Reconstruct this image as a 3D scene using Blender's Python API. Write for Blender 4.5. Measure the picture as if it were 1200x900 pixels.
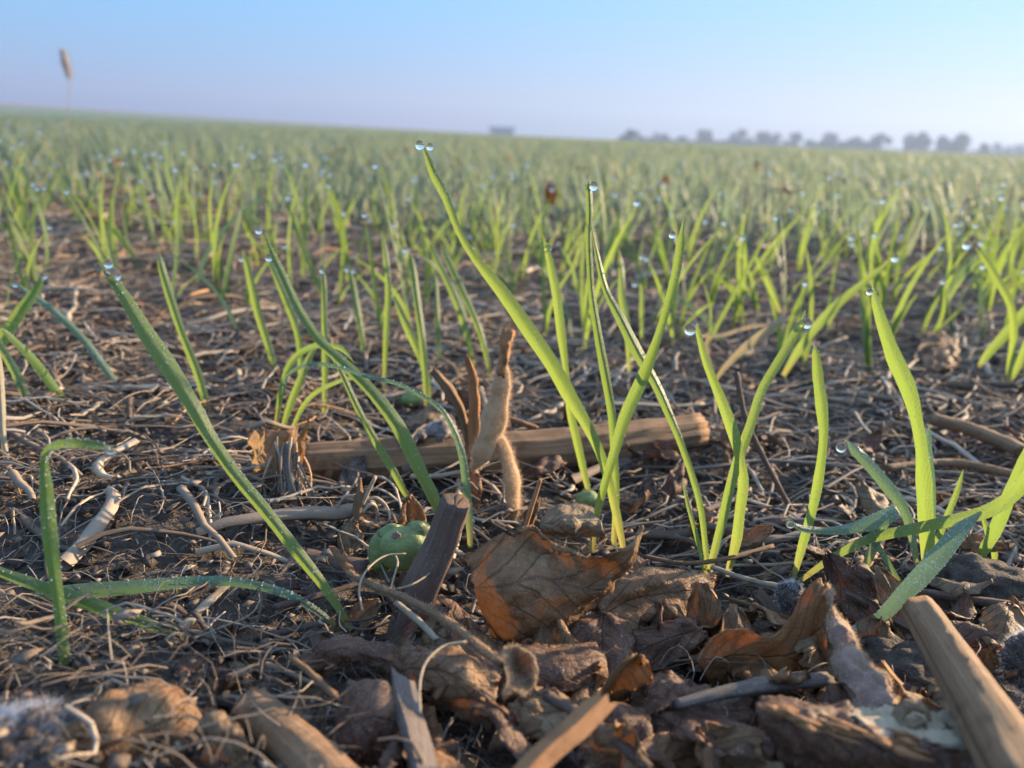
import bpy, math, random
import numpy as np
from mathutils import Vector
from mathutils.bvhtree import BVHTree

for o in list(bpy.data.objects):
    bpy.data.objects.remove(o)
S = bpy.context.scene
R = math.radians

# ------------------------------------------------------------ camera
CAMH = 0.11
F = 902.0                      # focal length in photo pixels (photo 1200 x 900)
PITCH, ROLL = R(17.9), R(2.2)
fw = np.array([0, math.cos(PITCH), -math.sin(PITCH)])
u0 = np.array([0, math.sin(PITCH), math.cos(PITCH)])
r0 = np.array([1.0, 0, 0])
rt = math.cos(ROLL) * r0 + math.sin(ROLL) * u0
up = math.cos(ROLL) * u0 - math.sin(ROLL) * r0
CAM = np.array([0, 0, CAMH])
cd = bpy.data.cameras.new('camera')
cam = bpy.data.objects.new('camera', cd)
S.collection.objects.link(cam)
from mathutils import Matrix
M4 = Matrix(((rt[0], up[0], -fw[0], 0), (rt[1], up[1], -fw[1], 0), (rt[2], up[2], -fw[2], CAMH), (0, 0, 0, 1)))
cam.matrix_world = M4
cd.sensor_width = 34.6
cd.sensor_fit = 'HORIZONTAL'
cd.lens = 34.6 * F / 1200
cd.clip_start = 0.005
cd.clip_end = 5000
cd.dof.use_dof = True
cd.dof.focus_distance = 0.187
cd.dof.aperture_fstop = cd.lens / 1.85
S.camera = cam

# ------------------------------------------------------------ world, sun, exposure
SUN_AZ, SUN_EL = R(61), R(12)
W = bpy.data.worlds.new('World')
S.world = W
W.use_nodes = True
nt = W.node_tree
nt.nodes.clear()
wo = nt.nodes.new('ShaderNodeOutputWorld')
bg = nt.nodes.new('ShaderNodeBackground')
sky = nt.nodes.new('ShaderNodeTexSky')
sky.sky_type = 'NISHITA'
sky.sun_disc = False
sky.sun_elevation = SUN_EL
sky.sun_rotation = SUN_AZ
sky.altitude = 100
sky.air_density = 1.0
sky.dust_density = 0.6
sky.ozone_density = 3.0
tc = nt.nodes.new('ShaderNodeTexCoord')
sep = nt.nodes.new('ShaderNodeSeparateXYZ')
nt.links.new(tc.outputs['Generated'], sep.inputs[0])
ramp = nt.nodes.new('ShaderNodeValToRGB')      # sky tint by elevation; high stops raised as added fill light
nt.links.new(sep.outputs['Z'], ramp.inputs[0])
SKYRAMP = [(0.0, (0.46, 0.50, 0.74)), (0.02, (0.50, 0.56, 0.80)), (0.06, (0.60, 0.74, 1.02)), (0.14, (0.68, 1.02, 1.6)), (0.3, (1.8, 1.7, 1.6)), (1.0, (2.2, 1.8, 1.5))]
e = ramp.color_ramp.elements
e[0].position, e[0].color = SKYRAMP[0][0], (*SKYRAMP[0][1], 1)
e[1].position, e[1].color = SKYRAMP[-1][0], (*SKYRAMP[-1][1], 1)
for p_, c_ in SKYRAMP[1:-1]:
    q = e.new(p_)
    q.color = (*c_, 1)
def wmix(fac, x, y, mode='MIX'):
    m = nt.nodes.new('ShaderNodeMix'); m.data_type = 'RGBA'; m.blend_type = mode
    for v_, i_ in ((fac, 0), (x, 6), (y, 7)):
        if isinstance(v_, float): m.inputs[i_].default_value = v_
        elif isinstance(v_, tuple): m.inputs[i_].default_value = (*v_, 1)
        else: nt.links.new(v_, m.inputs[i_])
    return m.outputs[2]
def wramp(stops):
    n_ = nt.nodes.new('ShaderNodeValToRGB'); nt.links.new(sep.outputs['Z'], n_.inputs[0]); e_ = n_.color_ramp.elements
    K_ = 1 / (0.125 * 2 ** 1.80)
    lin = lambda c: tuple((((x / 255 + .055) / 1.055) ** 2.4) * K_ * .91 for x in c) + (1,)
    e_[0].position = stops[0][0]; e_[0].color = lin(stops[0][1]); e_[1].position = stops[-1][0]; e_[1].color = lin(stops[-1][1])
    for p_, c_ in stops[1:-1]: q_ = e_.new(p_); q_.color = lin(c_)
    return n_.outputs[0]
# low morning sky: bluer with a violet bank away from the sun, paler and pinker toward it
away = wramp([(0.0, (140, 166, 226)), (0.020, (136, 166, 230)), (0.036, (146, 190, 244)), (0.08, (134, 196, 247)), (0.16, (122, 200, 252)), (0.5, (120, 185, 240))])
toward = wramp([(0.0, (226, 206, 214)), (0.03, (212, 208, 226)), (0.08, (178, 208, 240)), (0.16, (148, 206, 246)), (0.5, (130, 190, 240))])
dot = nt.nodes.new('ShaderNodeVectorMath'); dot.operation = 'DOT_PRODUCT'
nt.links.new(tc.outputs['Generated'], dot.inputs[0]); dot.inputs[1].default_value = (math.sin(SUN_AZ), math.cos(SUN_AZ), 0)
mr = nt.nodes.new('ShaderNodeMapRange'); mr.interpolation_type = 'SMOOTHSTEP'
nt.links.new(dot.outputs['Value'], mr.inputs[0]); mr.inputs[1].default_value = 0.05; mr.inputs[2].default_value = 1.0
low = wmix(mr.outputs[0], away, toward)
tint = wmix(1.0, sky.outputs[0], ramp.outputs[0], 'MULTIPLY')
mz = nt.nodes.new('ShaderNodeMapRange'); mz.interpolation_type = 'SMOOTHSTEP'
nt.links.new(sep.outputs['Z'], mz.inputs[0]); mz.inputs[1].default_value = 0.22; mz.inputs[2].default_value = 0.5; mz.inputs[3].default_value = 0.92; mz.inputs[4].default_value = 0.0
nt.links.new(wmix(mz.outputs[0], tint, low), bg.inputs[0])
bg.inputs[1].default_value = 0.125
nt.links.new(bg.outputs[0], wo.inputs[0])

sl = bpy.data.lights.new('sun', 'SUN')
sl.energy = 5.0
sl.angle = R(0.6)
sl.color = (1.0, 0.76, 0.47)
sun = bpy.data.objects.new('sun', sl)
S.collection.objects.link(sun)
sdir = Vector((math.sin(SUN_AZ) * math.cos(SUN_EL), math.cos(SUN_AZ) * math.cos(SUN_EL), math.sin(SUN_EL)))
sun.rotation_euler = (-sdir).to_track_quat('-Z', 'Y').to_euler()
sun.location = (5, 3, 4)
S.view_settings.view_transform = 'Standard'
S.view_settings.look = 'None'
S.view_settings.exposure = 1.98
S.view_settings.gamma = 1
S.cycles.max_bounces = 10
S.cycles.transparent_max_bounces = 12
S.cycles.transmission_bounces = 8
S.cycles.volume_bounces = 1
S.cycles.caustics_refractive = True
S.cycles.caustics_reflective = False
S.cycles.use_denoising = True
S.cycles.sample_clamp_indirect = 6

# ------------------------------------------------------------ pixel helpers (photo pixels)
def ray(px, py):
    d = fw + rt * (px - 600) / F - up * (py - 450) / F
    return d
def PZ(px, py, z=0.0):          # where the sight line meets height z
    d = ray(px, py)
    return CAM + d * ((z - CAMH) / d[2])
def PY(px, py, y):              # where the sight line meets forward distance y
    d = ray(px, py)
    return CAM + d * (y / d[1])
def V(a): return np.array(a, float)
def nrm(a):
    a = V(a); n = np.linalg.norm(a)
    return a / n if n > 1e-12 else V((0, 0, 1))

# ------------------------------------------------------------ mesh helpers
class MB:
    def __init__(s): s.v = []; s.f = []; s.uv = []; s.m = []; s.r = []; s.n = 0
    def add(s, verts, faces, uvs, mat=0, rnd=0.5):
        verts = np.asarray(verts, float).reshape(-1, 3)
        s.v.append(verts)
        s.uv.append(np.asarray(uvs, float).reshape(-1, 2))
        s.r.append(np.full(len(verts), rnd) if np.isscalar(rnd) else np.asarray(rnd, float))
        for f in faces:
            s.f.append(tuple(i + s.n for i in f)); s.m.append(mat)
        s.n += len(verts)
    def build(s, name, mats, parent=None, smooth=True, origin=None):
        v = np.concatenate(s.v); uv = np.concatenate(s.uv); r = np.concatenate(s.r)
        if origin is not None: v = v - np.asarray(origin)
        return mesh_obj(name, v, s.f, uv, r, mats, s.m, parent, smooth, origin)

def mesh_obj(name, v, faces, uv, r, mats, mi=None, parent=None, smooth=True, origin=None):
    me = bpy.data.meshes.new(name)
    if isinstance(faces, np.ndarray):
        k = faces.shape[1]
        me.vertices.add(len(v)); me.vertices.foreach_set('co', np.asarray(v, np.float32).ravel())
        me.loops.add(faces.size); me.loops.foreach_set('vertex_index', faces.astype(np.int32).ravel())
        me.polygons.add(len(faces))
        me.polygons.foreach_set('loop_start', np.arange(0, faces.size, k, dtype=np.int32))
        me.update(calc_edges=True); me.validate()
    else:
        me.from_pydata([tuple(p) for p in v], [], faces)
    li = np.zeros(len(me.loops), np.int32); me.loops.foreach_get('vertex_index', li)
    ul = me.uv_layers.new(name='UVMap')
    ul.data.foreach_set('uv', np.asarray(uv, np.float32)[li].ravel())
    at = me.attributes.new('rnd', 'FLOAT', 'POINT')
    at.data.foreach_set('value', np.asarray(r, np.float32))
    if not isinstance(mats, (list, tuple)): mats = [mats]
    for m in mats: me.materials.append(m)
    if mi is not None and len(mats) > 1: me.polygons.foreach_set('material_index', np.asarray(mi, np.int32))
    if smooth: me.polygons.foreach_set('use_smooth', np.ones(len(me.polygons), bool))
    me.update()
    o = bpy.data.objects.new(name, me)
    S.collection.objects.link(o)
    if parent is not None:
        o.parent = parent
        o.location = -Vector(parent.location) if origin is None else Vector(origin) - Vector(parent.location)
        if parent.type == 'MESH' and parent.parent is not None:
            o.location = Vector(o.location) - Vector(parent.parent.location)
    elif origin is not None: o.location = origin
    return o

def tag(o, label=None, cat=None, group=None, kind=None):
    if label: o['label'] = label
    if cat: o['category'] = cat
    if group: o['group'] = group
    if kind: o['kind'] = kind
    return o
def empty(name, loc, label, cat, group=None):
    o = bpy.data.objects.new(name, None)
    o.empty_display_size = 0.01
    S.collection.objects.link(o)
    o.location = tuple(loc)
    return tag(o, label, cat, group)
def copy_tree(o, parent=None):
    c = o.copy(); S.collection.objects.link(c); c.parent = parent
    for ch in list(o.children): copy_tree(ch, c)
    return c

def catmull(P, n):
    P = np.asarray(P, float)
    if len(P) == 2:
        t = np.linspace(0, 1, n)[:, None]; return P[0] * (1 - t) + P[1] * t
    Q = np.vstack([2 * P[0] - P[1], P, 2 * P[-1] - P[-2]])
    ts = np.linspace(0, len(P) - 1 - 1e-9, n)
    out = []
    for t in ts:
        i = int(t); u = t - i
        a, b, c, d = Q[i], Q[i + 1], Q[i + 2], Q[i + 3]
        out.append(0.5 * (2 * b + (c - a) * u + (2 * a - 5 * b + 4 * c - d) * u * u + (3 * b - a - 3 * c + d) * u ** 3))
    return np.array(out)

_T = np.random.default_rng(7).random((64, 64, 64))
def vnoise(p):
    p = np.asarray(p, float); i = np.floor(p).astype(int); f = p - i; f = f * f * (3 - 2 * f)
    r = 0
    for dx in (0, 1):
        for dy in (0, 1):
            for dz in (0, 1):
                w = (f[..., 0] if dx else 1 - f[..., 0]) * (f[..., 1] if dy else 1 - f[..., 1]) * (f[..., 2] if dz else 1 - f[..., 2])
                r = r + w * _T[(i[..., 0] + dx) % 64, (i[..., 1] + dy) % 64, (i[..., 2] + dz) % 64]
    return r * 2 - 1
def fbm(p, o=3):
    p = np.asarray(p, float); r = 0; a = 1
    for k in range(o): r = r + a * vnoise(p * 2 ** k + 13.1 * k); a *= .5
    return r

def frames(P):
    T = np.gradient(P, axis=0); T /= (np.linalg.norm(T, axis=1)[:, None] + 1e-12)
    N = np.zeros_like(P)
    n = np.cross(T[0], (0, 0, 1)); n = n if np.linalg.norm(n) > .1 else np.cross(T[0], (1, 0, 0)); n = nrm(n)
    for i in range(len(P)):
        n = n - T[i] * np.dot(n, T[i]); n = nrm(n); N[i] = n
    return T, N, np.cross(T, N)

def tube(mb, P, rad, sides=10, n=None, flat=1.0, rough=0.0, ridge=0.0, rs=0, mat=0, rnd=0.5, jag=0.0, cap=True, rnds=None):
    """tapered tube along P; returns ring points"""
    rg = np.random.default_rng(rs)
    n = n or max(6, len(P) * 4)
    C = catmull(P, n)
    rad = np.asarray(rad, float) if not np.isscalar(rad) else np.full(2, float(rad))
    rr = np.interp(np.linspace(0, 1, n), np.linspace(0, 1, len(rad)), rad)
    T, N, B = frames(C)
    a = np.arange(sides) / sides * 2 * math.pi
    rid = 1 + ridge * (vnoise(np.stack([a * 0 + rs, np.cos(a) * 3, np.sin(a) * 3], -1)) + .5 * vnoise(np.stack([a * 0 + rs + 9, np.cos(a) * 7, np.sin(a) * 7], -1)))
    L = np.concatenate([[0], np.cumsum(np.linalg.norm(np.diff(C, axis=0), axis=1))])
    ring = np.zeros((n, sides, 3))
    for i in range(n):
        q = rid.copy()
        if rough: q = q * (1 + rough * fbm(np.stack([np.cos(a) * 1.6, np.sin(a) * 1.6, a * 0 + L[i] / (rr.max() + 1e-9) * 0.8 + rs * 3.3], -1), 2))
        ring[i] = C[i] + (np.cos(a) * rr[i] * q)[:, None] * N[i] + (np.sin(a) * rr[i] * q * flat)[:, None] * B[i]
    if jag:
        for i, sgn in ((0, -1), (n - 1, 1)):
            ring[i] += (rg.random(sides) * jag * sgn)[:, None] * T[i]
    uv = np.zeros((n, sides, 2)); uv[..., 0] = (a / 2 / math.pi)[None]; uv[..., 1] = (L / (2 * math.pi * rr.max() + 1e-9))[:, None]
    faces = []
    for i in range(n - 1):
        for j in range(sides):
            k = (j + 1) % sides
            faces.append((i * sides + j, i * sides + k, (i + 1) * sides + k, (i + 1) * sides + j))
    verts = list(ring.reshape(-1, 3)); uvs = list(uv.reshape(-1, 2))
    if cap:
        for i, sgn in ((0, 1), (n - 1, -1)):
            c = len(verts)
            verts.append(C[i] + T[i] * sgn * rr[i] * 0.5 * (1 if jag else 0)); uvs.append((0.5, uv[i, 0, 1]))
            for j in range(sides):
                k = (j + 1) % sides
                faces.append((i * sides + k, i * sides + j, c) if i == 0 else (i * sides + j, i * sides + k, c))
    mb.add(verts, faces, uvs, mat, rnd)
    return ring, T, N, B, C

def patch(mb, rows, nu=26, nv=18, noise=0.0006, nscale=400, jag=0.0, seed=0, thick=0.0, rnd=0.5, mat=0):
    """smooth sheet through a grid of 3D control points; ragged rim when jag > 0"""
    G = np.array(rows, float)
    A = np.array([catmull(r, nu) for r in G])
    B = np.array([catmull(A[:, j], nv) for j in range(nu)]).transpose(1, 0, 2)   # nv x nu
    rg = np.random.default_rng(seed)
    du = np.gradient(B, axis=1); dv = np.gradient(B, axis=0)
    N = np.cross(du, dv); N /= (np.linalg.norm(N, axis=2)[..., None] + 1e-12)
    B = B + N * (fbm(B * nscale + seed * 5.1, 3) * noise)[..., None]
    if jag:
        cen = B.mean(axis=(0, 1))
        t = np.arange(nu)
        for sl_, ax in ((np.s_[0, :], 0), (np.s_[-1, :], 0), (np.s_[:, 0], 1), (np.s_[:, -1], 1)):
            E = B[sl_]
            k = (rg.random(len(E)) * .35 + .9 * np.abs(fbm(np.stack([np.arange(len(E)) * .23, np.full(len(E), seed * 1.7 + ax), np.zeros(len(E))], -1), 2))) * jag
            dd = cen - E; dd /= (np.linalg.norm(dd, axis=1)[:, None] + 1e-9)
            B[sl_] = E + dd * k[:, None]
    uu, vv = np.meshgrid(np.linspace(0, 1, nu), np.linspace(0, 1, nv))
    uv = np.stack([uu, vv], -1)
    idx = np.arange(nu * nv).reshape(nv, nu)
    q = np.stack([idx[:-1, :-1], idx[:-1, 1:], idx[1:, 1:], idx[1:, :-1]], -1).reshape(-1, 4)
    if thick:
        n0 = nu * nv
        v2 = B - N * thick
        fs = [tuple(f) for f in q] + [tuple(n0 + i for i in f[::-1]) for f in q]
        rim = list(idx[0, :]) + list(idx[1:, -1]) + list(idx[-1, -2::-1]) + list(idx[-2:0:-1, 0])
        for a, b in zip(rim, rim[1:] + rim[:1]): fs.append((b, a, a + n0, b + n0))
        mb.add(np.vstack([B.reshape(-1, 3), v2.reshape(-1, 3)]), fs, np.vstack([uv.reshape(-1, 2)] * 2), mat, rnd)
    else:
        mb.add(B.reshape(-1, 3), [tuple(f) for f in q], uv.reshape(-1, 2), mat, rnd)
    return B, N

def hairs(pts, nor, length, width, seed=0, lean=0.5, curl=0.3, bias=(0, 0, 0)):
    """N fine tapering hairs as two-segment slivers -> (verts, quads, uv, rnd)"""
    rg = np.random.default_rng(seed); n = len(pts)
    d = nor + rg.normal(0, lean, (n, 3)) + np.asarray(bias); d /= np.linalg.norm(d, axis=1)[:, None]
    l = length * (0.5 + rg.random(n))[:, None]
    side = np.cross(d, rg.normal(0, 1, (n, 3))); side /= np.linalg.norm(side, axis=1)[:, None]
    mid = pts + d * l * .55 ; end = pts + d * l + rg.normal(0, curl, (n, 3)) * l
    w = width * (0.6 + .8 * rg.random(n))[:, None]
    v = np.stack([pts - side * w, pts + side * w, mid + side * w * .7, mid - side * w * .7, end + side * w * .15, end - side * w * .15], 1).reshape(-1, 3)
    b = (np.arange(n) * 6)[:, None]
    f = np.concatenate([b + np.array([0, 1, 2, 3]), b + np.array([3, 2, 4, 5])])
    r = np.repeat(rg.random(n), 6)
    uv = np.tile(np.array([[0, 0], [1, 0], [1, .5], [0, .5], [1, 1], [0, 1]]), (n, 1))
    return v, f, uv, r
def hair_obj(name, data, mat, parent=None, origin=None):
    v, f, uv, r = data
    if origin is not None: v = v - np.asarray(origin)
    return mesh_obj(name, v, f, uv, r, mat, None, parent, True, origin)
def sample_ring(ring, C, n, seed=0, lo=0.0, hi=1.0):
    rg = np.random.default_rng(seed); m, s, _ = ring.shape
    i = rg.uniform(lo * (m - 2), hi * (m - 2), n); j = rg.uniform(0, s, n)
    i0 = i.astype(int); j0 = j.astype(int) % s; fi = (i - i0)[:, None]; fj = (j - j.astype(int))[:, None]
    p = (ring[i0, j0] * (1 - fi) + ring[i0 + 1, j0] * fi) * (1 - fj) + (ring[i0, (j0 + 1) % s] * (1 - fi) + ring[i0 + 1, (j0 + 1) % s] * fi) * fj
    c = C[i0] * (1 - fi) + C[i0 + 1] * fi
    nn = p - c; nn /= (np.linalg.norm(nn, axis=1)[:, None] + 1e-12)
    return p, nn
def sample_grid(B, N, n, seed=0, rim=0.0):
    rg = np.random.default_rng(seed); h, w, _ = B.shape
    i = rg.uniform(0, h - 1.001, n); j = rg.uniform(0, w - 1.001, n)
    k = rg.random(n) < rim
    e_ = rg.integers(0, 4, n)
    i = np.where(k & (e_ == 0), 0.0, np.where(k & (e_ == 1), h - 1.001, i)); j = np.where(k & (e_ == 2), 0.0, np.where(k & (e_ == 3), w - 1.001, j))
    i0 = i.astype(int); j0 = j.astype(int); fi = (i - i0)[:, None]; fj = (j - j0)[:, None]
    p = (B[i0, j0] * (1 - fi) + B[i0 + 1, j0] * fi) * (1 - fj) + (B[i0, j0 + 1] * (1 - fi) + B[i0 + 1, j0 + 1] * fi) * fj
    return p, N[i0, j0]

# ------------------------------------------------------------ materials
class NT:
    def __init__(s, name):
        s.mat = bpy.data.materials.new(name); s.mat.use_nodes = True
        s.t = s.mat.node_tree; s.t.nodes.clear()
        s.out = s.n('ShaderNodeOutputMaterial')
    def n(s, k, **kw):
        x = s.t.nodes.new(k)
        for a, b in kw.items(): setattr(x, a, b)
        return x
    def l(s, a, b): s.t.links.new(a, b)
    def noise(s, vec, scale, detail=4, rough=.55, dist=0):
        x = s.n('ShaderNodeTexNoise'); x.inputs['Scale'].default_value = scale; x.inputs['Detail'].default_value = detail
        x.inputs['Roughness'].default_value = rough; x.inputs['Distortion'].default_value = dist
        s.l(vec, x.inputs['Vector']); return x.outputs['Fac']
    def ramp(s, fac, stops):
        x = s.n('ShaderNodeValToRGB'); e = x.color_ramp.elements
        e[0].position = stops[0][0]; e[0].color = (*stops[0][1], 1); e[1].position = stops[-1][0]; e[1].color = (*stops[-1][1], 1)
        for p, c in stops[1:-1]: q = e.new(p); q.color = (*c, 1)
        s.l(fac, x.inputs[0]); return x.outputs[0]
    def mix(s, fac, a, b, mode='MIX'):
        x = s.n('ShaderNodeMix', data_type='RGBA', blend_type=mode)
        for v, i in ((fac, 0), (a, 6), (b, 7)):
            if isinstance(v, (int, float)): x.inputs[i].default_value = v
            elif isinstance(v, tuple): x.inputs[i].default_value = (*v, 1)
            else: s.l(v, x.inputs[i])
        return x.outputs[2]
    def math(s, op, a, b=0.0, clamp=False):
        x = s.n('ShaderNodeMath', operation=op, use_clamp=clamp)
        for v, i in ((a, 0), (b, 1)):
            if isinstance(v, (int, float)): x.inputs[i].default_value = v
            else: s.l(v, x.inputs[i])
        return x.outputs[0]
    def mapped(s, vec, sc):
        x = s.n('ShaderNodeMapping'); x.inputs['Scale'].default_value = sc; s.l(vec, x.inputs['Vector']); return x.outputs[0]
    def attr(s, name='rnd'):
        x = s.n('ShaderNodeAttribute', attribute_name=name); return x.outputs['Fac']
    def bump(s, h, strength, dist):
        x = s.n('ShaderNodeBump'); x.inputs['Strength'].default_value = strength; x.inputs['Distance'].default_value = dist
        s.l(h, x.inputs['Height']); return x.outputs[0]
    def surf(s, col, rough=.7, trans=0.0, tcol=None, normal=None, spec=.35, sheen=0.0):
        p = s.n('ShaderNodeBsdfPrincipled')
        for v, k in ((col, 'Base Color'), (rough, 'Roughness')):
            if isinstance(v, tuple): p.inputs[k].default_value = (*v, 1)
            elif isinstance(v, (int, float)): p.inputs[k].default_value = v
            else: s.l(v, p.inputs[k])
        p.inputs['Specular IOR Level'].default_value = spec
        if sheen: p.inputs['Sheen Weight'].default_value = sheen; p.inputs['Sheen Roughness'].default_value = .4
        if normal is not None: s.l(normal, p.inputs['Normal'])
        o = p.outputs[0]
        if trans:
            t = s.n('ShaderNodeBsdfTranslucent'); c = tcol if tcol is not None else col
            if isinstance(c, tuple): t.inputs[0].default_value = (*c, 1)
            else: s.l(c, t.inputs[0])
            if normal is not None: s.l(normal, t.inputs['Normal'])
            m = s.n('ShaderNodeMixShader'); m.inputs[0].default_value = trans
            s.l(o, m.inputs[1]); s.l(t.outputs[0], m.inputs[2]); o = m.outputs[0]
        s.l(o, s.out.inputs['Surface']); return s.mat
    @property
    def obj(s): return s.n('ShaderNodeTexCoord').outputs['Object']
    @property
    def uvc(s): return s.n('ShaderNodeTexCoord').outputs['UV']
    @property
    def orand(s): return s.n('ShaderNodeObjectInfo').outputs['Random']

def m_blade(name, c1, c2, tc1, trans=.45, dew=.35):
    k = NT(name); uv = k.uvc
    sx = k.n('ShaderNodeSeparateXYZ'); k.l(uv, sx.inputs[0])
    vein = k.math('SINE', k.math('MULTIPLY', sx.outputs[0], 82.0))
    mid = k.ramp(k.math('ABSOLUTE', k.math('SUBTRACT', sx.outputs[0], .5)), [(0, (1, 1, 1)), (.06, (0, 0, 0))])
    edge = k.ramp(k.math('ABSOLUTE', k.math('SUBTRACT', sx.outputs[0], .5)), [(.44, (0, 0, 0)), (.5, (1, 1, 1))])
    st = k.noise(k.mapped(uv, (9, 0.6, 1)), 6, 2)
    var = k.math('ADD', k.math('MULTIPLY', k.orand, .45), k.math('MULTIPLY', k.attr(), .55))
    col = k.mix(var, c1, c2)
    col = k.mix(k.math('MULTIPLY', st, .8), col, (c2[0] * 1.7, c2[1] * 1.35, c2[2] * 1.2))
    col = k.mix(k.math('MULTIPLY', k.math('ADD', vein, 1.0), .13), col, (c1[0] * .55, c1[1] * .6, c1[2] * .5))
    col = k.mix(k.math('MULTIPLY', mid, .35), col, (.20, .27, .12))
    col = k.mix(k.math('MULTIPLY', edge, .5), col, (.30, .36, .22))
    # pale sheath at the very base and straw-coloured tip (v runs base 0 -> tip 1)
    bas = k.ramp(sx.outputs[1], [(0.0, (1, 1, 1)), (0.07, (.35, .35, .35)), (0.16, (0, 0, 0)), (0.94, (0, 0, 0)), (1.0, (.8, .8, .8))])
    col = k.mix(bas, col, (.30, .27, .10))
    blem = k.ramp(k.noise(k.mapped(uv, (2.2, 14, 1)), 2.2, 5, .7), [(.66, (0, 0, 0)), (.74, (.55, .55, .55))])
    col = k.mix(blem, col, (.26, .22, .08))
    bead = k.n('ShaderNodeTexVoronoi'); bead.inputs['Scale'].default_value = 1500; k.l(k.obj, bead.inputs['Vector'])
    bd = k.ramp(bead.outputs['Distance'], [(0.0, (1, 1, 1)), (0.30, (.7, .7, .7)), (0.42, (0, 0, 0))])
    patchy = k.ramp(k.noise(k.obj, 120, 2), [(.40, (0, 0, 0)), (.62, (1, 1, 1))])
    dm = k.math('MULTIPLY', k.mix(1.0, bd, patchy, 'MULTIPLY'), dew)
    col = k.mix(dm, col, (.42, .50, .52))
    tcol = k.mix(k.math('MULTIPLY', var, .6), tc1, (tc1[0] * 1.5, tc1[1] * 1.15, tc1[2]))
    tcol = k.mix(k.math('MULTIPLY', k.math('ADD', vein, 1.0), .15), tcol, (tc1[0] * .35, tc1[1] * .45, tc1[2] * .4))
    tcol = k.mix(k.math('MULTIPLY', k.noise(k.mapped(uv, (3, 4, 1)), 2.5, 3), .7), tcol, (tc1[0] * .5, tc1[1] * .65, tc1[2] * .8))
    tcol = k.mix(bas, tcol, (.42, .36, .10))
    h = k.math('ADD', k.math('MULTIPLY', vein, .35), k.math('MULTIPLY', bd, .8))
    return k.surf(col, .42, trans, tcol, k.bump(h, .5, .0002), spec=.5, sheen=.25)
M = {}
M['blade'] = m_blade('wheat_blade', (.055, .115, .040), (.115, .185, .058), (.34, .46, .070), .47)
M['bluish'] = m_blade('dewy_blue_blade', (.085, .150, .095), (.14, .215, .13), (.20, .32, .10), .35, 1.0)
M['dryblade'] = m_blade('dry_blade', (.33, .27, .16), (.42, .36, .24), (.40, .30, .14), .4, .5)

def m_far():
    k = NT('far_wheat'); var = k.attr()
    col = k.ramp(var, [(0, (.11, .17, .125)), (.45, (.165, .215, .15)), (.75, (.25, .25, .17)), (1, (.42, .31, .21))])
    return k.surf(col, .5, .5, k.mix(.5, col, (.24, .31, .16)), spec=.4, sheen=.2)
M['far'] = m_far()

def m_stalk(name, c1, c2, c3, cr=.8, dew=.1, bscale=.0004):
    k = NT(name); uv = k.uvc
    long_ = k.noise(k.mapped(uv, (14, .7, 1)), 3.0, 5, .65, .3)
    fine = k.noise(k.mapped(uv, (60, 1.6, 1)), 3.0, 3, .6)
    blot = k.noise(k.obj, 160, 4)
    col = k.ramp(long_, [(.28, c1), (.5, c2), (.72, c3)])
    col = k.mix(k.math('MULTIPLY', fine, .7), col, (c1[0] * .5, c1[1] * .5, c1[2] * .5))
    col = k.mix(k.ramp(blot, [(.52, (0, 0, 0)), (.70, (.75, .75, .75))]), col, (c1[0] * .35, c1[1] * .33, c1[2] * .33))
    col = k.mix(k.math('MULTIPLY', k.math('ADD', k.orand, k.attr()), .22), col, (c3[0] * 1.15, c3[1] * 1.1, c3[2] * 1.1))
    speck = k.ramp(k.noise(k.obj, 2600, 1), [(.66, (0, 0, 0)), (.72, (dew, dew, dew))])
    col = k.mix(speck, col, (.55, .55, .58))
    h = k.math('ADD', k.math('ADD', long_, k.math('MULTIPLY', fine, .8)), k.math('MULTIPLY', speck, 1.5))
    return k.surf(col, cr, 0, None, k.bump(h, .9, bscale), spec=.3)
M['stalk'] = m_stalk('tan_stalk', (.14, .070, .034), (.30, .165, .085), (.46, .29, .16), bscale=.0007)
M['grey'] = m_stalk('weathered_grey_stalk', (.10, .075, .062), (.19, .145, .12), (.30, .24, .20), dew=.5)
M['dark'] = m_stalk('dark_bark_stalk', (.075, .044, .032), (.135, .085, .062), (.23, .155, .11), dew=.35)
M['orange'] = m_stalk('orange_wood', (.22, .085, .030), (.42, .19, .075), (.60, .32, .15))
M['pale'] = m_stalk('pale_straw', (.26, .20, .14), (.40, .31, .21), (.54, .44, .31), dew=.4, bscale=.0002)

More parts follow.
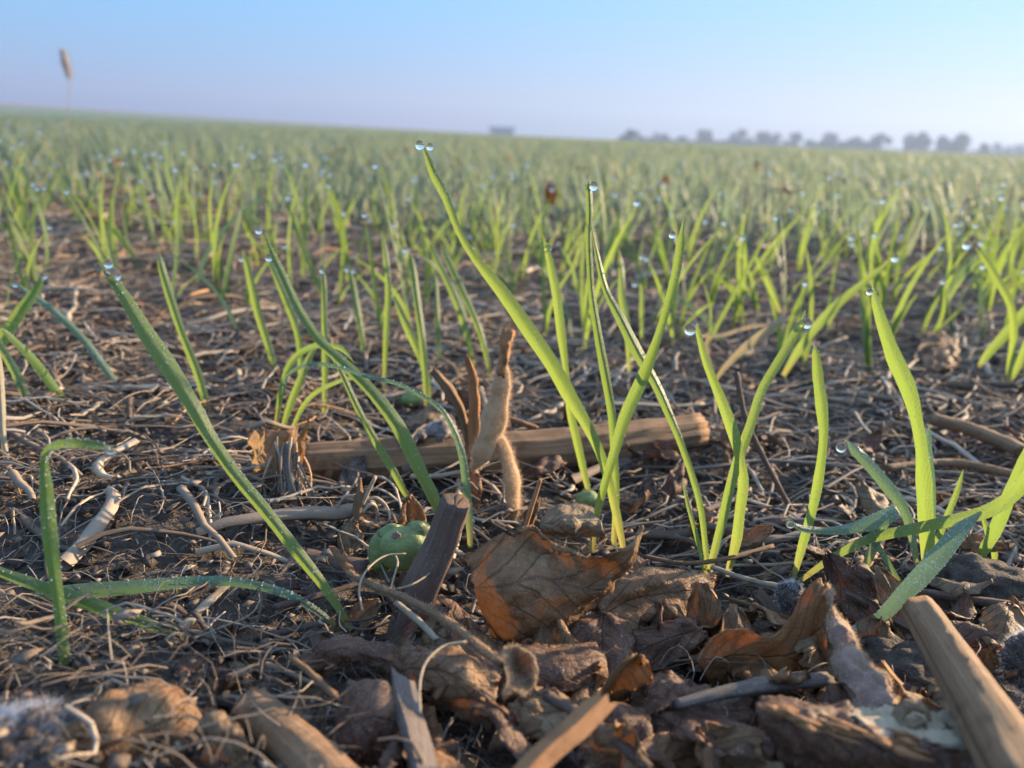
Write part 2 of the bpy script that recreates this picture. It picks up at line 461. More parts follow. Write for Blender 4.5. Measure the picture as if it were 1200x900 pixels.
def m_leaf(name, c1, c2, c3, trans=.25, tcol=(.40, .22, .09), dew=.5, vein=1.0):
    k = NT(name); uv = k.uvc; ob = k.obj
    sx = k.n('ShaderNodeSeparateXYZ'); k.l(uv, sx.inputs[0])
    big = k.noise(ob, 95, 5, .6, .4); fine = k.noise(ob, 700, 4, .65)
    col = k.ramp(big, [(.30, c1), (.5, c2), (.70, c3)])
    col = k.mix(k.math('MULTIPLY', fine, .55), col, (c1[0] * .45, c1[1] * .42, c1[2] * .42))
    # midrib along u with side veins
    mid = k.math('ABSOLUTE', k.math('SUBTRACT', sx.outputs[1], .48))
    sv = k.math('SINE', k.math('MULTIPLY', k.math('SUBTRACT', k.math('ADD', sx.outputs[0], k.math('MULTIPLY', big, .05)), k.math('MULTIPLY', mid, .9)), 34))
    veins = k.math('MAXIMUM', k.ramp(sv, [(.93, (0, 0, 0)), (.99, (1, 1, 1))]), k.ramp(mid, [(0.0, (1, 1, 1)), (.022, (0, 0, 0))]))
    net = k.n('ShaderNodeTexVoronoi'); net.feature = 'DISTANCE_TO_EDGE'; net.inputs['Scale'].default_value = 420; k.l(ob, net.inputs['Vector'])
    nn = k.ramp(net.outputs[0], [(0, (1, 1, 1)), (.09, (0, 0, 0))])
    vv = k.math('MULTIPLY', k.math('ADD', veins, k.math('MULTIPLY', nn, .35)), vein, True)
    col = k.mix(k.math('MULTIPLY', vv, .55), col, (c1[0] * .35, c1[1] * .32, c1[2] * .32))
    speck = k.ramp(k.noise(ob, 2300, 1), [(.63, (0, 0, 0)), (.71, (dew, dew, dew))])
    col = k.mix(speck, col, (.60, .56, .55))
    h = k.math('ADD', k.math('ADD', k.math('MULTIPLY', fine, 1.2), k.math('MULTIPLY', speck, 2.0)), k.math('MULTIPLY', vv, -.8))
    return k.surf(col, .62, trans, k.mix(k.math('MULTIPLY', fine, .5), tcol, (tcol[0] * .4, tcol[1] * .35, tcol[2] * .3)), k.bump(h, .9, .0004), spec=.4)
M['leaf'] = m_leaf('brown_leaf', (.18, .085, .036), (.33, .175, .080), (.50, .32, .17), .34, (.60, .38, .18))
M['leaf_dark'] = m_leaf('dark_leaf', (.11, .050, .030), (.20, .098, .056), (.34, .195, .115), .28)
M['leaf_orange'] = m_leaf('orange_leaf', (.20, .095, .036), (.32, .165, .065), (.44, .27, .12), .42, (.62, .33, .10), .35, .9)
M['leaf_grey'] = m_leaf('grey_leaf', (.12, .085, .070), (.22, .17, .145), (.36, .30, .26), .15, (.3, .2, .12), .7)
M['leaf_tan'] = m_leaf('tan_leaf', (.20, .12, .06), (.34, .22, .12), (.48, .35, .22), .3, (.5, .28, .10), .4)

def m_fibre():
    k = NT('plant_fibre'); a = k.attr()
    col = k.ramp(a, [(0, (.10, .065, .045)), (.3, (.24, .17, .12)), (.6, (.44, .34, .25)), (.85, (.62, .51, .40)), (1, (.66, .34, .15))])
    fine = k.noise(k.mapped(k.uvc, (6, 14, 1)), 4, 3)
    col = k.mix(k.math('MULTIPLY', fine, .5), col, (.06, .045, .035))
    return k.surf(col, .75, .12, None, k.bump(fine, .5, .0002), spec=.35)
M['fibre'] = m_fibre()
def m_hair(name, c, tr=.5):
    k = NT(name); return k.surf(k.mix(k.attr(), c, (c[0] * .6, c[1] * .6, c[2] * .6)), .5, tr, c, spec=.4)
M['hair'] = m_hair('pale_hair', (.72, .53, .35))
M['hair_white'] = m_hair('white_mould_hair', (.66, .66, .72))
M['hair_brown'] = m_hair('brown_hair', (.38, .24, .15))
def m_pod(name, c1, c2, c3):
    k = NT(name); ob = k.obj
    col = k.ramp(k.noise(ob, 170, 4, .6), [(.3, c1), (.5, c2), (.7, c3)])
    fl = k.noise(ob, 1500, 3)
    return k.surf(col, .8, .12, c3, k.bump(fl, .9, .0004), spec=.2, sheen=.5)
M['pod'] = m_pod('downy_pod', (.34, .20, .10), (.48, .30, .16), (.58, .39, .23))
M['husk'] = m_pod('mauve_husk', (.15, .09, .075), (.24, .15, .125), (.34, .23, .18))
def m_green():
    k = NT('green_seed'); ob = k.obj
    col = k.ramp(k.noise(ob, 170, 7, .75), [(.30, (.10, .085, .045)), (.42, (.17, .20, .075)), (.6, (.26, .31, .11)), (.78, (.40, .42, .17))])
    return k.surf(col, .5, .2, (.25, .4, .08), k.bump(k.noise(ob, 500, 6), .8, .0006), spec=.4)
M['green'] = m_green()
def m_water():
    k = NT('water'); p = k.n('ShaderNodeBsdfPrincipled')
    p.inputs['Base Color'].default_value = (1, 1, 1, 1); p.inputs['Transmission Weight'].default_value = 1
    p.inputs['IOR'].default_value = 1.333; p.inputs['Roughness'].default_value = 0.0
    k.l(p.outputs[0], k.out.inputs['Surface']); return k.mat
M['water'] = m_water()
def m_dew():
    k = NT('fine_dew'); p = k.n('ShaderNodeBsdfPrincipled'); p.inputs['Base Color'].default_value = (.85, .9, .95, 1)
    p.inputs['Transmission Weight'].default_value = .45; p.inputs['Roughness'].default_value = .12; p.inputs['IOR'].default_value = 1.33
    p.inputs['Specular IOR Level'].default_value = 1.0; k.l(p.outputs[0], k.out.inputs['Surface']); return k.mat
M['dew'] = m_dew()
def m_soil(name='soil', far=True):
    k = NT(name); g = k.n('ShaderNodeNewGeometry').outputs['Position']
    big = k.noise(g, 28, 5, .6); fine = k.noise(g, 260, 6, .7); gr = k.noise(g, 1500, 3, .6)
    col = k.ramp(fine, [(.3, (.055, .040, .033)), (.5, (.12, .090, .072)), (.72, (.23, .18, .145))])
    col = k.mix(k.ramp(big, [(.4, (0, 0, 0)), (.65, (.6, .6, .6))]), col, (.11, .085, .07))
    if far:
        sx = k.n('ShaderNodeSeparateXYZ'); k.l(g, sx.inputs[0])
        f = k.ramp(k.math('DIVIDE', sx.outputs[1], 60.0), [(0.05, (0, 0, 0)), (.40, (1, 1, 1))])
        grn = k.ramp(k.noise(k.mapped(g, (1, .3, 1)), .6, 5, .7), [(.3, (.13, .18, .11)), (.7, (.18, .23, .13))])
        col = k.mix(f, col, grn)
        # a bare brown field beyond the wheat on the rise to the left
        b = k.math('GREATER_THAN', k.math('SUBTRACT', sx.outputs[1], k.math('MULTIPLY', sx.outputs[0], .25)), 92.0)
        lf = k.math('LESS_THAN', sx.outputs[0], -3.0)
        col = k.mix(k.math('MULTIPLY', b, lf), col, (.30, .17, .13))
    h = k.math('ADD', k.math('MULTIPLY', fine, 1.0), k.math('MULTIPLY', gr, .4))
    return k.surf(col, .85, 0, None, k.bump(h, 1.0, .006), spec=.25)
M['soil'] = m_soil()
M['clod'] = m_soil('clod_soil', False)
def m_plain(name, c, sc=3, tr=0):
    k = NT(name); n_ = k.noise(k.obj, sc, 4)
    return k.surf(k.mix(n_, (c[0] * .7, c[1] * .7, c[2] * .7), (c[0] * 1.3, c[1] * 1.3, c[2] * 1.3)), .8, tr, c, spec=.2)
M['tree'] = m_plain('tree_foliage', (.018, .032, .028), .6, .25)
M['trunk'] = m_plain('tree_bark', (.10, .075, .055), 2)
M['barn'] = m_plain('barn_boards', (.06, .08, .09), 1)
M['roof'] = m_plain('barn_roof', (.16, .16, .17), 1)
M['foxtail'] = m_plain('foxtail_head', (.40, .38, .38), 60, .3)

# ------------------------------------------------------------ ground
def terr(x, y):
    x = np.asarray(x, float); y = np.asarray(y, float)
    d = np.hypot(x, y)
    near = 0.0035 * fbm(np.stack([x * 22, y * 22, x * 0], -1), 3) * np.clip(1.5 - d / 3, .3, 1)
    ang = np.degrees(np.arctan2(-x, np.maximum(y, 1e-3)))
    rise = np.clip((ang + 6) / 40, 0, 1.6) ** 1.3 * 1.9 * (1 / (1 + np.exp(-(d - 85) / 18)))
    return near - 0.004 + np.where(y > 0, rise, 0)
def make_ground():
    n = 760; A = math.asinh(450 / .25)
    t = np.linspace(-A, A, n); g = .25 * np.sinh(t)
    X, Y = np.meshgrid(g, g + .25)
    Z = terr(X, Y)
    v = np.stack([X, Y, Z], -1).reshape(-1, 3)
    idx = np.arange(n * n).reshape(n, n)
    q = np.stack([idx[:-1, :-1], idx[:-1, 1:], idx[1:, 1:], idx[1:, :-1]], -1).reshape(-1, 4)
    o = mesh_obj('ground', v, q, v[:, :2], np.full(len(v), .5), M['soil'])
    tag(o, 'dark damp soil of a sown field running to the horizon', None, None, 'structure')
make_ground()

# haze: one closed box of even pale air
def make_haze():
    mb = MB(); x0, x1, y0, y1, z0, z1 = -480, 480, -480, 480, -1.5, 16
    vs = [(x, y, z) for z in (z0, z1) for y in (y0, y1) for x in (x0, x1)]
    mb.add(vs, [(0, 2, 3, 1), (4, 5, 7, 6), (0, 1, 5, 4), (2, 6, 7, 3), (0, 4, 6, 2), (1, 3, 7, 5)], [(0, 0)] * 8)
    m = bpy.data.materials.new('haze_air'); m.use_nodes = True; t = m.node_tree; t.nodes.clear()
    ou = t.nodes.new('ShaderNodeOutputMaterial'); p = t.nodes.new('ShaderNodeVolumePrincipled')
    p.inputs['Color'].default_value = (.29, .37, .54, 1); p.inputs['Density'].default_value = HAZE
    p.inputs['Anisotropy'].default_value = .3
    t.links.new(p.outputs[0], ou.inputs['Volume'])
    o = mb.build('haze', m, smooth=False)
    tag(o, 'thin pale morning haze over the whole field', None, None, 'stuff')
HAZE = 0.0045
make_haze()

# ------------------------------------------------------------ hero wheat seedlings, traced blade by blade
def blade_geo(pts, lean=0.0, tip_extra=None, zb=0.0, twist=18, fold=.38, n=34, rnd=.5, wk=.76, base=None):
    """pts: (px, py, width px) from base to tip; lean = how far (m) the tip stands beyond the base"""
    b = PZ(pts[0][0], pts[0][1], zb) if base is None else base
    y0 = b[1]
    px = V([p[0] for p in pts]); py = V([p[1] for p in pts])
    s = np.concatenate([[0], np.cumsum(np.hypot(np.diff(px), np.diff(py)))]); s /= s[-1]
    P = np.array([PY(p[0], p[1], y0 + lean * (si ** 1.5)) for p, si in zip(pts, s)])
    C = catmull(P, n)
    # widths interpolated along the blade
    st = np.interp(np.linspace(0, 1, n), np.linspace(0, 1, len(pts)), s)
    wd = np.interp(st, s, [p[2] for p in pts])
    T = np.gradient(C, axis=0); T /= np.linalg.norm(T, axis=1)[:, None]
    view = C - CAM; dist = np.linalg.norm(view, axis=1); view /= dist[:, None]
    side = np.cross(T, view); side /= (np.linalg.norm(side, axis=1)[:, None] + 1e-9)
    tw = np.radians(twist) * np.sin(np.linspace(0.3, 2.6, n) + rnd * 3)
    nor = np.cross(side, T)
    sd = side * np.cos(tw)[:, None] + nor * np.sin(tw)[:, None]
    nr = np.cross(sd, T)
    wd = wd * np.minimum(1, (1.02 - np.linspace(0, 1, n)) / .14) ** .75
    w = wd * dist / F * .5 / np.maximum(np.cos(tw), .6) * wk * (1 + .05 * fbm(np.stack([np.arange(n) * .5, np.full(n, rnd * 50), np.zeros(n)], -1), 2))
    k = 7
    u = np.linspace(-1, 1, k)
    rows = []
    for i in range(n):
        rows.append([C[i] + sd[i] * w[i] * a - nr[i] * w[i] * fold * (1 - abs(a) ** 1.3) for a in u])
    rows = np.array(rows)
    uv = np.zeros((n, k, 2)); uv[..., 0] = (u * .5 + .5)[None]; uv[..., 1] = np.linspace(0, 1, n)[:, None]
    idx = np.arange(n * k).reshape(n, k)
    q = np.stack([idx[:-1, :-1], idx[:-1, 1:], idx[1:, 1:], idx[1:, :-1]], -1).reshape(-1, 4)
    return rows.reshape(-1, 3), q, uv.reshape(-1, 2), C, b

_bead_v = None
def bead(mb, p, r, mat, seg=5):
    global _bead_v
    if _bead_v is None:
        vs = [(0, 0, 1)] + [(math.cos(a) * math.sin(e_), math.sin(a) * math.sin(e_), math.cos(e_)) for e_ in (.8, 1.6, 2.4) for a in np.arange(6) / 6 * 2 * math.pi] + [(0, 0, -1)]
        fs = [(0, 1 + j, 1 + (j + 1) % 6) for j in range(6)]
        for q_ in range(2): fs += [(1 + q_ * 6 + j, 7 + q_ * 6 + j, 7 + q_ * 6 + (j + 1) % 6, 1 + q_ * 6 + (j + 1) % 6) for j in range(6)]
        fs += [(13 + j, 19, 13 + (j + 1) % 6) for j in range(6)]
        _bead_v = (np.array(vs), fs)
    mb.add(_bead_v[0] * r + p, _bead_v[1], np.zeros((20, 2)), mat)

_seed = [0]
def seedling(label, blades, group=None):
    root = None
    tips = []
    for bd in blades:
        _seed[0] += 1; sd = _seed[0]; rg = np.random.default_rng(sd)
        kw = dict(bd[1]) if len(bd) > 1 else {}
        mat = kw.pop('mat', 'blade'); beads = int(kw.pop('beads', 26) * 1.8); lab = kw.pop('lab', None)
        v, q, uv, C, b = blade_geo(bd[0], rnd=rg.random(), **kw)
        if root is None: root = empty('wheat_seedling', (b[0], b[1], 0), label, 'seedling', group)
        mb = MB(); mb.add(v, [tuple(f) for f in q], uv, 0, rg.random())
        # tiny beads of dew sitting on the blade, mostly along its margins
        gv = v.reshape(-1, 7, 3)
        for _ in range(beads):
            i = rg.integers(3, len(gv) - 1); j = rg.choice([0, 0, 6, 6, 1, 5, 3, 2])
            p = gv[i, j] * .5 + gv[i - 1, j] * .5
            toc = nrm(CAM - p)
            bead(mb, p + toc * .00006, rg.uniform(.00006, .00017), 1)
        o = mb.build('blade', [M[mat], M['dew']], root)
        if lab: o['label'] = lab
        tips.append(C)
    return root, tips

def B(*p): return list(reversed(p))     # traced tip -> base, stored base -> tip
DROPS = []     # (label, point, radius)
def drop(label, px, py, rpx, y, group=None):
    p = PY(px, py, y); d = np.linalg.norm(p - CAM)
    DROPS.append((label, p + nrm(CAM - p) * rpx * d / F * .9, rpx * d / F, group))

s1, t1 = seedling('wheat seedling with a very broad blade leaning left and another arching out the left edge', [
    (B((114, 307, 3), (128, 324, 10), (143, 343, 15), (173, 393, 23), (200, 433, 24), (227, 477, 22), (247, 513, 18), (277, 557, 17), (310, 597, 18), (347, 645, 18), (377, 683, 14), (397, 713, 11), (412, 738, 8)), dict(lean=.012, beads=60, zb=.004)),
    (B((-60, 718, 10), (0, 710, 16), (83, 695, 22), (167, 687, 18), (233, 681, 14), (283, 683, 13), (333, 695, 12), (367, 713, 10), (393, 733, 7)), dict(lean=-.004, mat='bluish', beads=130, zb=.004, twist=8)),
    (B((-40, 655, 8), (0, 670, 11), (33, 682, 14), (70, 695, 16), (110, 709, 19), (143, 722, 19), (180, 733, 14), (213, 748, 12), (247, 772, 7)), dict(lean=0, beads=40, zb=.003, twist=8))])
Y1 = t1[0][-1][1]
drop('large dewdrop at the tip of the broadest blade, lower of the pair there', 133, 322, 7, Y1, None)
drop('dewdrop perched on top of the broadest blade tip above a larger drop', 127, 309, 4.5, Y1, None)
s2, t2 = seedling('single wheat blade at far left folded over to the right at its top', [
    (B((133, 527, 4), (122, 523, 11), (107, 521, 13), (90, 519, 13), (75, 520, 12), (62, 523, 11), (54, 531, 9), (52, 545, 10), (54, 570, 15), (56, 600, 18), (61, 650, 17), (68, 700, 13), (73, 745, 14), (77, 790, 12), (78, 838, 7)), dict(lean=.004, beads=70, n=60, twist=6))])
Y2 = t2[0][-1][1]
drop('small dewdrop at the end of the folded-over blade on the left', 130, 528, 4, Y2)
s3, t3 = seedling('wheat seedling leaning left over the thick stalk with a thin blade drooping in an arc', [
    (B((310, 272, 3), (320, 298, 9), (333, 325, 11), (350, 362, 12), (375, 400, 13), (400, 423, 16), (437, 460, 18), (467, 500, 22), (490, 547, 21), (510, 587, 17), (522, 620, 9)), dict(lean=.02, beads=70)),
    (B((372, 385, 3), (385, 407, 6), (402, 440, 9), (420, 480, 10), (440, 517, 12), (467, 563, 11), (485, 600, 7)), dict(lean=.012)),
    (B((330, 462, 3), (337, 440, 5), (362, 427, 6), (395, 430, 6), (427, 440, 6), (467, 450, 6), (500, 467, 7), (523, 487, 8), (540, 527, 11), (546, 567, 13), (550, 610, 12), (551, 642, 7)), dict(lean=.01, mat='bluish', twist=6, beads=60, n=50))])
Y3 = t3[0][-1][1]
drop('dewdrop at the tip of the tall leaning blade left of the pod', 303, 270, 4, Y3)
drop('dewdrop beside the upper edge of the leaning blade left of the pod', 315, 302, 4, Y3)
s4, t4 = seedling('tallest wheat seedling at centre, three long blades crossing above the big curled brown leaf', [
    (B((494, 168, 4), (500, 182, 11), (510, 207, 14), (523, 232, 13), (535, 265, 10), (553, 298, 11), (587, 340, 20), (617, 383, 23), (647, 427, 23), (667, 463, 22), (687, 497, 17), (703, 530, 14), (713, 563, 15), (722, 600, 13), (731, 645, 8)), dict(lean=.012, beads=70)),
    (B((691, 206, 4), (690, 220, 10), (691, 250, 11), (690, 283, 10), (693, 340, 10), (700, 387, 13), (710, 443, 15), (717, 487, 13), (720, 533, 11), (722, 583, 11), (719, 640, 8)), dict(lean=.01, beads=40)),
    (B((801, 256, 4), (798, 280, 12), (794, 310, 14), (787, 340, 12), (772, 392, 12), (753, 443, 19), (733, 487, 20), (720, 530, 15), (710, 563, 12), (700, 600, 11), (693, 647, 8)), dict(lean=-.004, beads=50))])
Y4 = t4[0][-1][1]; Y4b = t4[1][-1][1]; Y4c = t4[2][-1][1]
drop('dewdrop on the topmost blade tip in the scene, left one of two', 492, 170, 5, Y4)
drop('dewdrop on the topmost blade tip in the scene, right one of two', 504, 172, 4, Y4)
drop('dewdrop on right side of the straight upright central blade tip', 696, 218, 5, Y4b)
drop('tiny dewdrop left of the central upright blade tip', 689, 219, 3, Y4b)
drop('dewdrop on left edge of the blade leaning right near centre', 788, 275, 4, Y4c)
s5, t5 = seedling('narrow wheat seedling standing just behind the brown stalk left of the tallest blades', [
    (B((636, 275, 3), (641, 292, 9), (647, 320, 12), (652, 345, 14), (658, 393, 14), (663, 433, 9), (668, 480, 12), (677, 520, 13), (686, 560, 10), (692, 584, 6)), dict(lean=.015))])
drop('dewdrop hanging at the narrow blade tip behind the stalk', 643, 291, 3.6, t5[0][-1][1])
s6, t6 = seedling('wheat seedling with two blades spreading in a V above the dark leaf', [
    (B((817, 378, 4), (818, 388, 8), (827, 423, 11), (843, 463, 15), (857, 500, 18), (866, 533, 13), (871, 565, 16), (867, 600, 15), (863, 633, 15), (852, 675, 7)), dict(lean=.01, beads=60)),
    (B((944, 363, 4), (940, 378, 10), (933, 390, 14), (913, 423, 14), (893, 457, 13), (880, 497, 14), (867, 533, 16), (855, 573, 14), (848, 605, 13), (836, 650, 11), (829, 676, 6)), dict(lean=.016, beads=60)),
    (B((690, 250, 3), (700, 300, 9), (710, 340, 10), (727, 373, 16), (747, 413, 18), (767, 447, 15), (783, 483, 13), (797, 517, 10), (813, 563, 10), (822, 600, 9), (827, 645, 8), (829, 672, 6)), dict(lean=.022, beads=50)),
    (B((800, 560, 3), (806, 590, 6), (814, 620, 7), (822, 650, 7), (826, 674, 5)), dict(lean=.004, beads=8))])
drop('round dewdrop hanging clear of the left tip of the V-shaped blades', 809, 386, 6.5, t6[0][-1][1])
drop('dewdrop under the pointed right tip of the V-shaped blades', 946, 379, 5.5, t6[1][-1][1])
s7, t7 = seedling('wheat seedling with a long bright blade sweeping out to the right edge', [
    (B((954, 403, 4), (956, 415, 11), (959, 445, 15), (963, 477, 17), (965, 513, 11), (960, 557, 14), (952, 597, 13), (940, 640, 12), (929, 681, 6)), dict(lean=.004, beads=50)),
    (B((1250, 470, 6), (1225, 520, 14), (1205, 560, 17), (1180, 586, 17), (1157, 599, 17), (1130, 607, 16), (1083, 617, 15), (1050, 624, 14), (1017, 632, 13), (975, 654, 10), (933, 684, 6)), dict(lean=-.012, beads=60, twist=8)),
    (list(((994, 741, 8), (1010, 735, 12), (1033, 722, 15), (1052, 703, 20), (1075, 680, 24), (1093, 660, 24), (1110, 640, 22), (1127, 620, 20), (1150, 600, 14))), dict(lean=.014, mat='bluish', beads=110, twist=8, base=PY(994, 741, PZ(994, 741, .006)[1])))])
s8, t8 = seedling('thin wheat seedling with its top bent flat to the left into a pale tip', [
    (B((920, 607, 3), (931, 615, 7), (943, 620, 9), (965, 622, 10), (987, 621, 13), (1010, 616, 17), (1030, 609, 21), (1044, 602, 20), (1050, 598, 12), (1046, 602, 6), (1034, 620, 10), (1020, 650, 12), (1007, 684, 6)), dict(lean=-.01, n=60, mat='bluish', beads=60, twist=5))])
drop('dewdrop below the pale tip of the flat bent blade', 926, 614, 4.5, t8[0][-1][1])
s9, t9 = seedling('broad-bladed wheat seedling on the right leaning left with blue-green blades at its foot', [
    (B((1022, 331, 4), (1025, 348, 9), (1031, 370, 14), (1047, 417, 21), (1063, 452, 21), (1073, 487, 16), (1080, 527, 15), (1083, 567, 21), (1085, 610, 20), (1087, 650, 16), (1085, 692, 8)), dict(lean=.012, beads=60)),
    (B((991, 515, 6), (1003, 529, 14), (1017, 543, 16), (1040, 570, 17), (1057, 593, 14), (1067, 620, 11), (1075, 665, 6)), dict(lean=.008, mat='bluish', beads=60)),
    (B((1089, 500, 5), (1087, 520, 10), (1090, 560, 12), (1091, 600, 12), (1090, 670, 7)), dict(lean=.006, mat='bluish')),
    (B((1129, 550, 3), (1122, 575, 7), (1112, 600, 8), (1102, 625, 8), (1092, 655, 6)), dict(lean=.004)),
    (B((1018, 600, 3), (1024, 630, 8), (1038, 655, 8), (1058, 688, 5)), dict(lean=.0, mat='bluish', beads=8))])
drop('dewdrop beside the tip of the broad blade leaning left on the right', 1019, 342, 3.5, t9[0][-1][1])
drop('round dewdrop at the tip of the low blue-green blade', 986, 524, 5.5, t9[1][-1][1])
s10, t10 = seedling('wheat seedling at right edge behind the sweeping bright blade', [
    (B((1215, 500, 5), (1200, 540, 13), (1185, 575, 16), (1166, 622, 16), (1153, 645, 12), (1147, 664, 7)), dict(lean=.0)),
    (B((1150, 600, 4), (1158, 625, 8), (1165, 645, 8), (1165, 662, 5)), dict(lean=.0, beads=8))])
s11, t11 = seedling('cluster of narrow wheat blades fanning from the left edge', [
    (B((51, 322, 4), (44, 337, 9), (30, 357, 14), (18, 374, 15), (5, 394, 15), (-10, 425, 12), (-12, 470, 8)), dict(lean=.0)),
    (B((2, 385, 3), (10, 393, 7), (37, 420, 11), (60, 450, 12), (78, 475, 10), (90, 496, 5)), dict(lean=-.05, base=PZ(90, 497, 0))),
    (B((-10, 385, 5), (0, 405, 9), (20, 440, 11), (33, 473, 12), (46, 509, 6)), dict(lean=.02)),
    (B((-4, 400, 5), (0, 440, 9), (2, 480, 9), (4, 515, 7), (14, 560, 6), (30, 602, 5)), dict(lean=.02, mat='dryblade', beads=6))])
drop('dewdrop on the tip of the left-edge blade fan', 51, 323, 3.5, t11[0][-1][1])
s12, t12 = seedling('wheat seedling growing out of the torn brown root clump with arching blades', [
    (B((415, 425, 3), (402, 410, 7), (387, 405, 8), (370, 405, 8), (350, 415, 9), (337, 433, 10), (329, 462, 9), (323, 505, 6)), dict(lean=-.01, zb=.006)),
    (B((430, 445, 2), (410, 443, 5), (397, 447, 6), (370, 460, 7), (353, 480, 7), (340, 510, 5)), dict(lean=-.01, zb=.006)),
    (B((372, 405, 4), (362, 420, 9), (352, 445, 11), (340, 475, 11), (330, 506, 6)), dict(lean=.004, zb=.006))])
s13, t13 = seedling('pair of straight wheat blades leaning left behind the torn root clump', [
    (B((284, 292, 3), (289, 308, 9), (296, 340, 11), (303, 370, 11), (317, 413, 10), (326, 450, 6)), dict(lean=.01)),
    (B((314, 303, 3), (322, 320, 9), (337, 357, 11), (350, 400, 9), (353, 468, 6)), dict(lean=.01))])
drop('dewdrop at the straight blade tip left of the root clump', 283, 303, 3.2, t13[0][-1][1])
s14, t14 = seedling('single thin wheat blade twisting upright left of centre field beyond the broadest blade', [
    (B((186, 293, 3), (190, 315, 10), (200, 350, 12), (213, 390, 10), (230, 433, 12), (240, 467, 11), (248, 502, 6)), dict(lean=.01))])
s15, t15 = seedling('slender wheat blade slanting down to the right near the left edge', [
    (B((17, 330, 3), (32, 343, 7), (60, 362, 9), (97, 397, 10), (127, 437, 10), (143, 462, 8), (154, 482, 5)), dict(lean=.02, mat='bluish'))])
drop('dewdrop on the slanting slender blade near the left edge', 18, 333, 3, t15[0][-1][1])
s16, t16 = seedling('single upright wheat blade with a drop on top right of the torn root clump', [
    (B((379, 314, 3), (380, 335, 8), (380, 367, 9), (381, 417, 10), (380, 500, 6)), dict(lean=.01))])
drop('dewdrop on top of the upright blade behind the root clump', 378, 316, 4, t16[0][-1][1])
s17, t17 = seedling('thin curved wheat seedling rising toward upper right behind the V-shaped blades', [
    (B((1052, 296, 3), (1035, 312, 6), (1017, 327, 8), (983, 355, 12), (953, 387, 13), (935, 412, 12), (918, 440, 6)), dict(lean=.0))])
drop('dewdrop at the tip of the thin blade rising to upper right', 1049, 302, 4, t17[0][-1][1])
s18, t18 = seedling('wheat seedling at upper right edge with a curved thin blade and a leaning broad one', [
    (B((1143, 290, 3), (1155, 305, 8), (1170, 330, 9), (1185, 360, 9), (1188, 395, 9), (1184, 425, 8), (1182, 447, 5)), dict(lean=.0)),
    (B((1215, 345, 5), (1200, 367, 12), (1180, 390, 13), (1160, 412, 11), (1147, 430, 5)), dict(lean=.0)),
    (B((1230, 370, 5), (1210, 390, 10), (1195, 425, 9), (1184, 446, 5)), dict(lean=.0))])
drop('dewdrop on the curved thin blade at upper right edge', 1133, 287, 4, t18[0][-1][1])
s19, t19 = seedling('dry tan wheat seedling flopped over behind the V-shaped blades', [
    (B((928, 372, 3), (913, 378, 9), (897, 390, 14), (880, 402, 14), (865, 415, 11), (850, 430, 8), (838, 446, 5)), dict(lean=-.01, mat='dryblade')),
    (B((912, 380, 3), (880, 383, 6), (850, 392, 6), (828, 400, 4), (838, 446, 3)), dict(lean=-.01, mat='dryblade', beads=6))])
mid = [
    ('wheat blade pair leaning left just above the upright pod', [B((505, 283, 3), (512, 304, 9), (533, 350, 10), (547, 393, 10), (556, 430, 5)), B((516, 285, 3), (524, 302, 9), (543, 343, 10), (563, 390, 10), (576, 445, 5))]),
    ('upright wheat blade rooted above the small yellow-green seed', [B((480, 296, 3), (484, 312, 9), (490, 360, 12), (496, 410, 11), (500, 482, 6)), B((462, 345, 3), (468, 362, 9), (480, 390, 13), (497, 430, 11), (505, 478, 6))]),
    ('straight wheat blade left of the small yellow-green seed', [B((447, 270, 3), (452, 300, 9), (455, 343, 10), (452, 400, 8), (450, 462, 5))]),
    ('short wheat blade with drop leaning left above the thin arc blade', [B((408, 312, 3), (413, 330, 9), (418, 357, 10), (425, 400, 8), (426, 434, 5))]),
    ('slim wheat blade directly left of the pod top', [B((508, 318, 3), (511, 335, 7), (513, 377, 8), (515, 435, 5))]),
    ('wheat blade upright in the gap between the crossing tall blades', [B((725, 292, 3), (728, 315, 9), (729, 350, 12), (735, 387, 10), (738, 442, 5))]),
    ('short thin wheat blade right of the crossing tall blades', [B((750, 328, 3), (752, 345, 6), (752, 367, 7), (752, 408, 4))]),
    ('wheat blade leaning left above the dry tan seedling', [B((884, 297, 3), (892, 313, 9), (903, 338, 9), (914, 366, 5)), B((960, 300, 3), (945, 330, 6), (938, 360, 6), (936, 380, 4))]),
]
for lb, bl in mid:
    _, tt = seedling(lb, [(b_, dict(lean=.02, beads=6)) for b_ in bl])
drop('dewdrop on the short blade above the thin arc blade', 407, 315, 3.5, PZ(426, 434)[1] + .02)

# small leaf part lying at the foot of the centre plants
def icos(mb, c, r, mat=0, rnd=.5, seg=16, ring=12, sq=(1, 1, 1), noise=0.0, ns=2.0, seed=0, rot=0.0):
    vs = []; uv = []
    for i in range(ring + 1):
        th = math.pi * i / ring
        for j in range(seg):
            ph = 2 * math.pi * j / seg
            vs.append((math.sin(th) * math.cos(ph), math.sin(th) * math.sin(ph), math.cos(th))); uv.append((j / seg, i / ring))
    vs = np.array(vs)
    d = 1 + noise * fbm(vs * ns + seed * 3.7, 3)
    vs = vs * d[:, None] * np.array(sq) * r
    if rot:
        ca, sa = math.cos(rot), math.sin(rot); x, z = vs[:, 0].copy(), vs[:, 2].copy(); vs[:, 0] = ca * x - sa * z; vs[:, 2] = sa * x + ca * z
    fs = [(i * seg + j, (i + 1) * seg + j, (i + 1) * seg + (j + 1) % seg, i * seg + (j + 1) % seg) for i in range(ring) for j in range(seg)]
    mb.add(vs + np.asarray(c), fs, uv, mat, rnd)
    return vs + np.asarray(c)

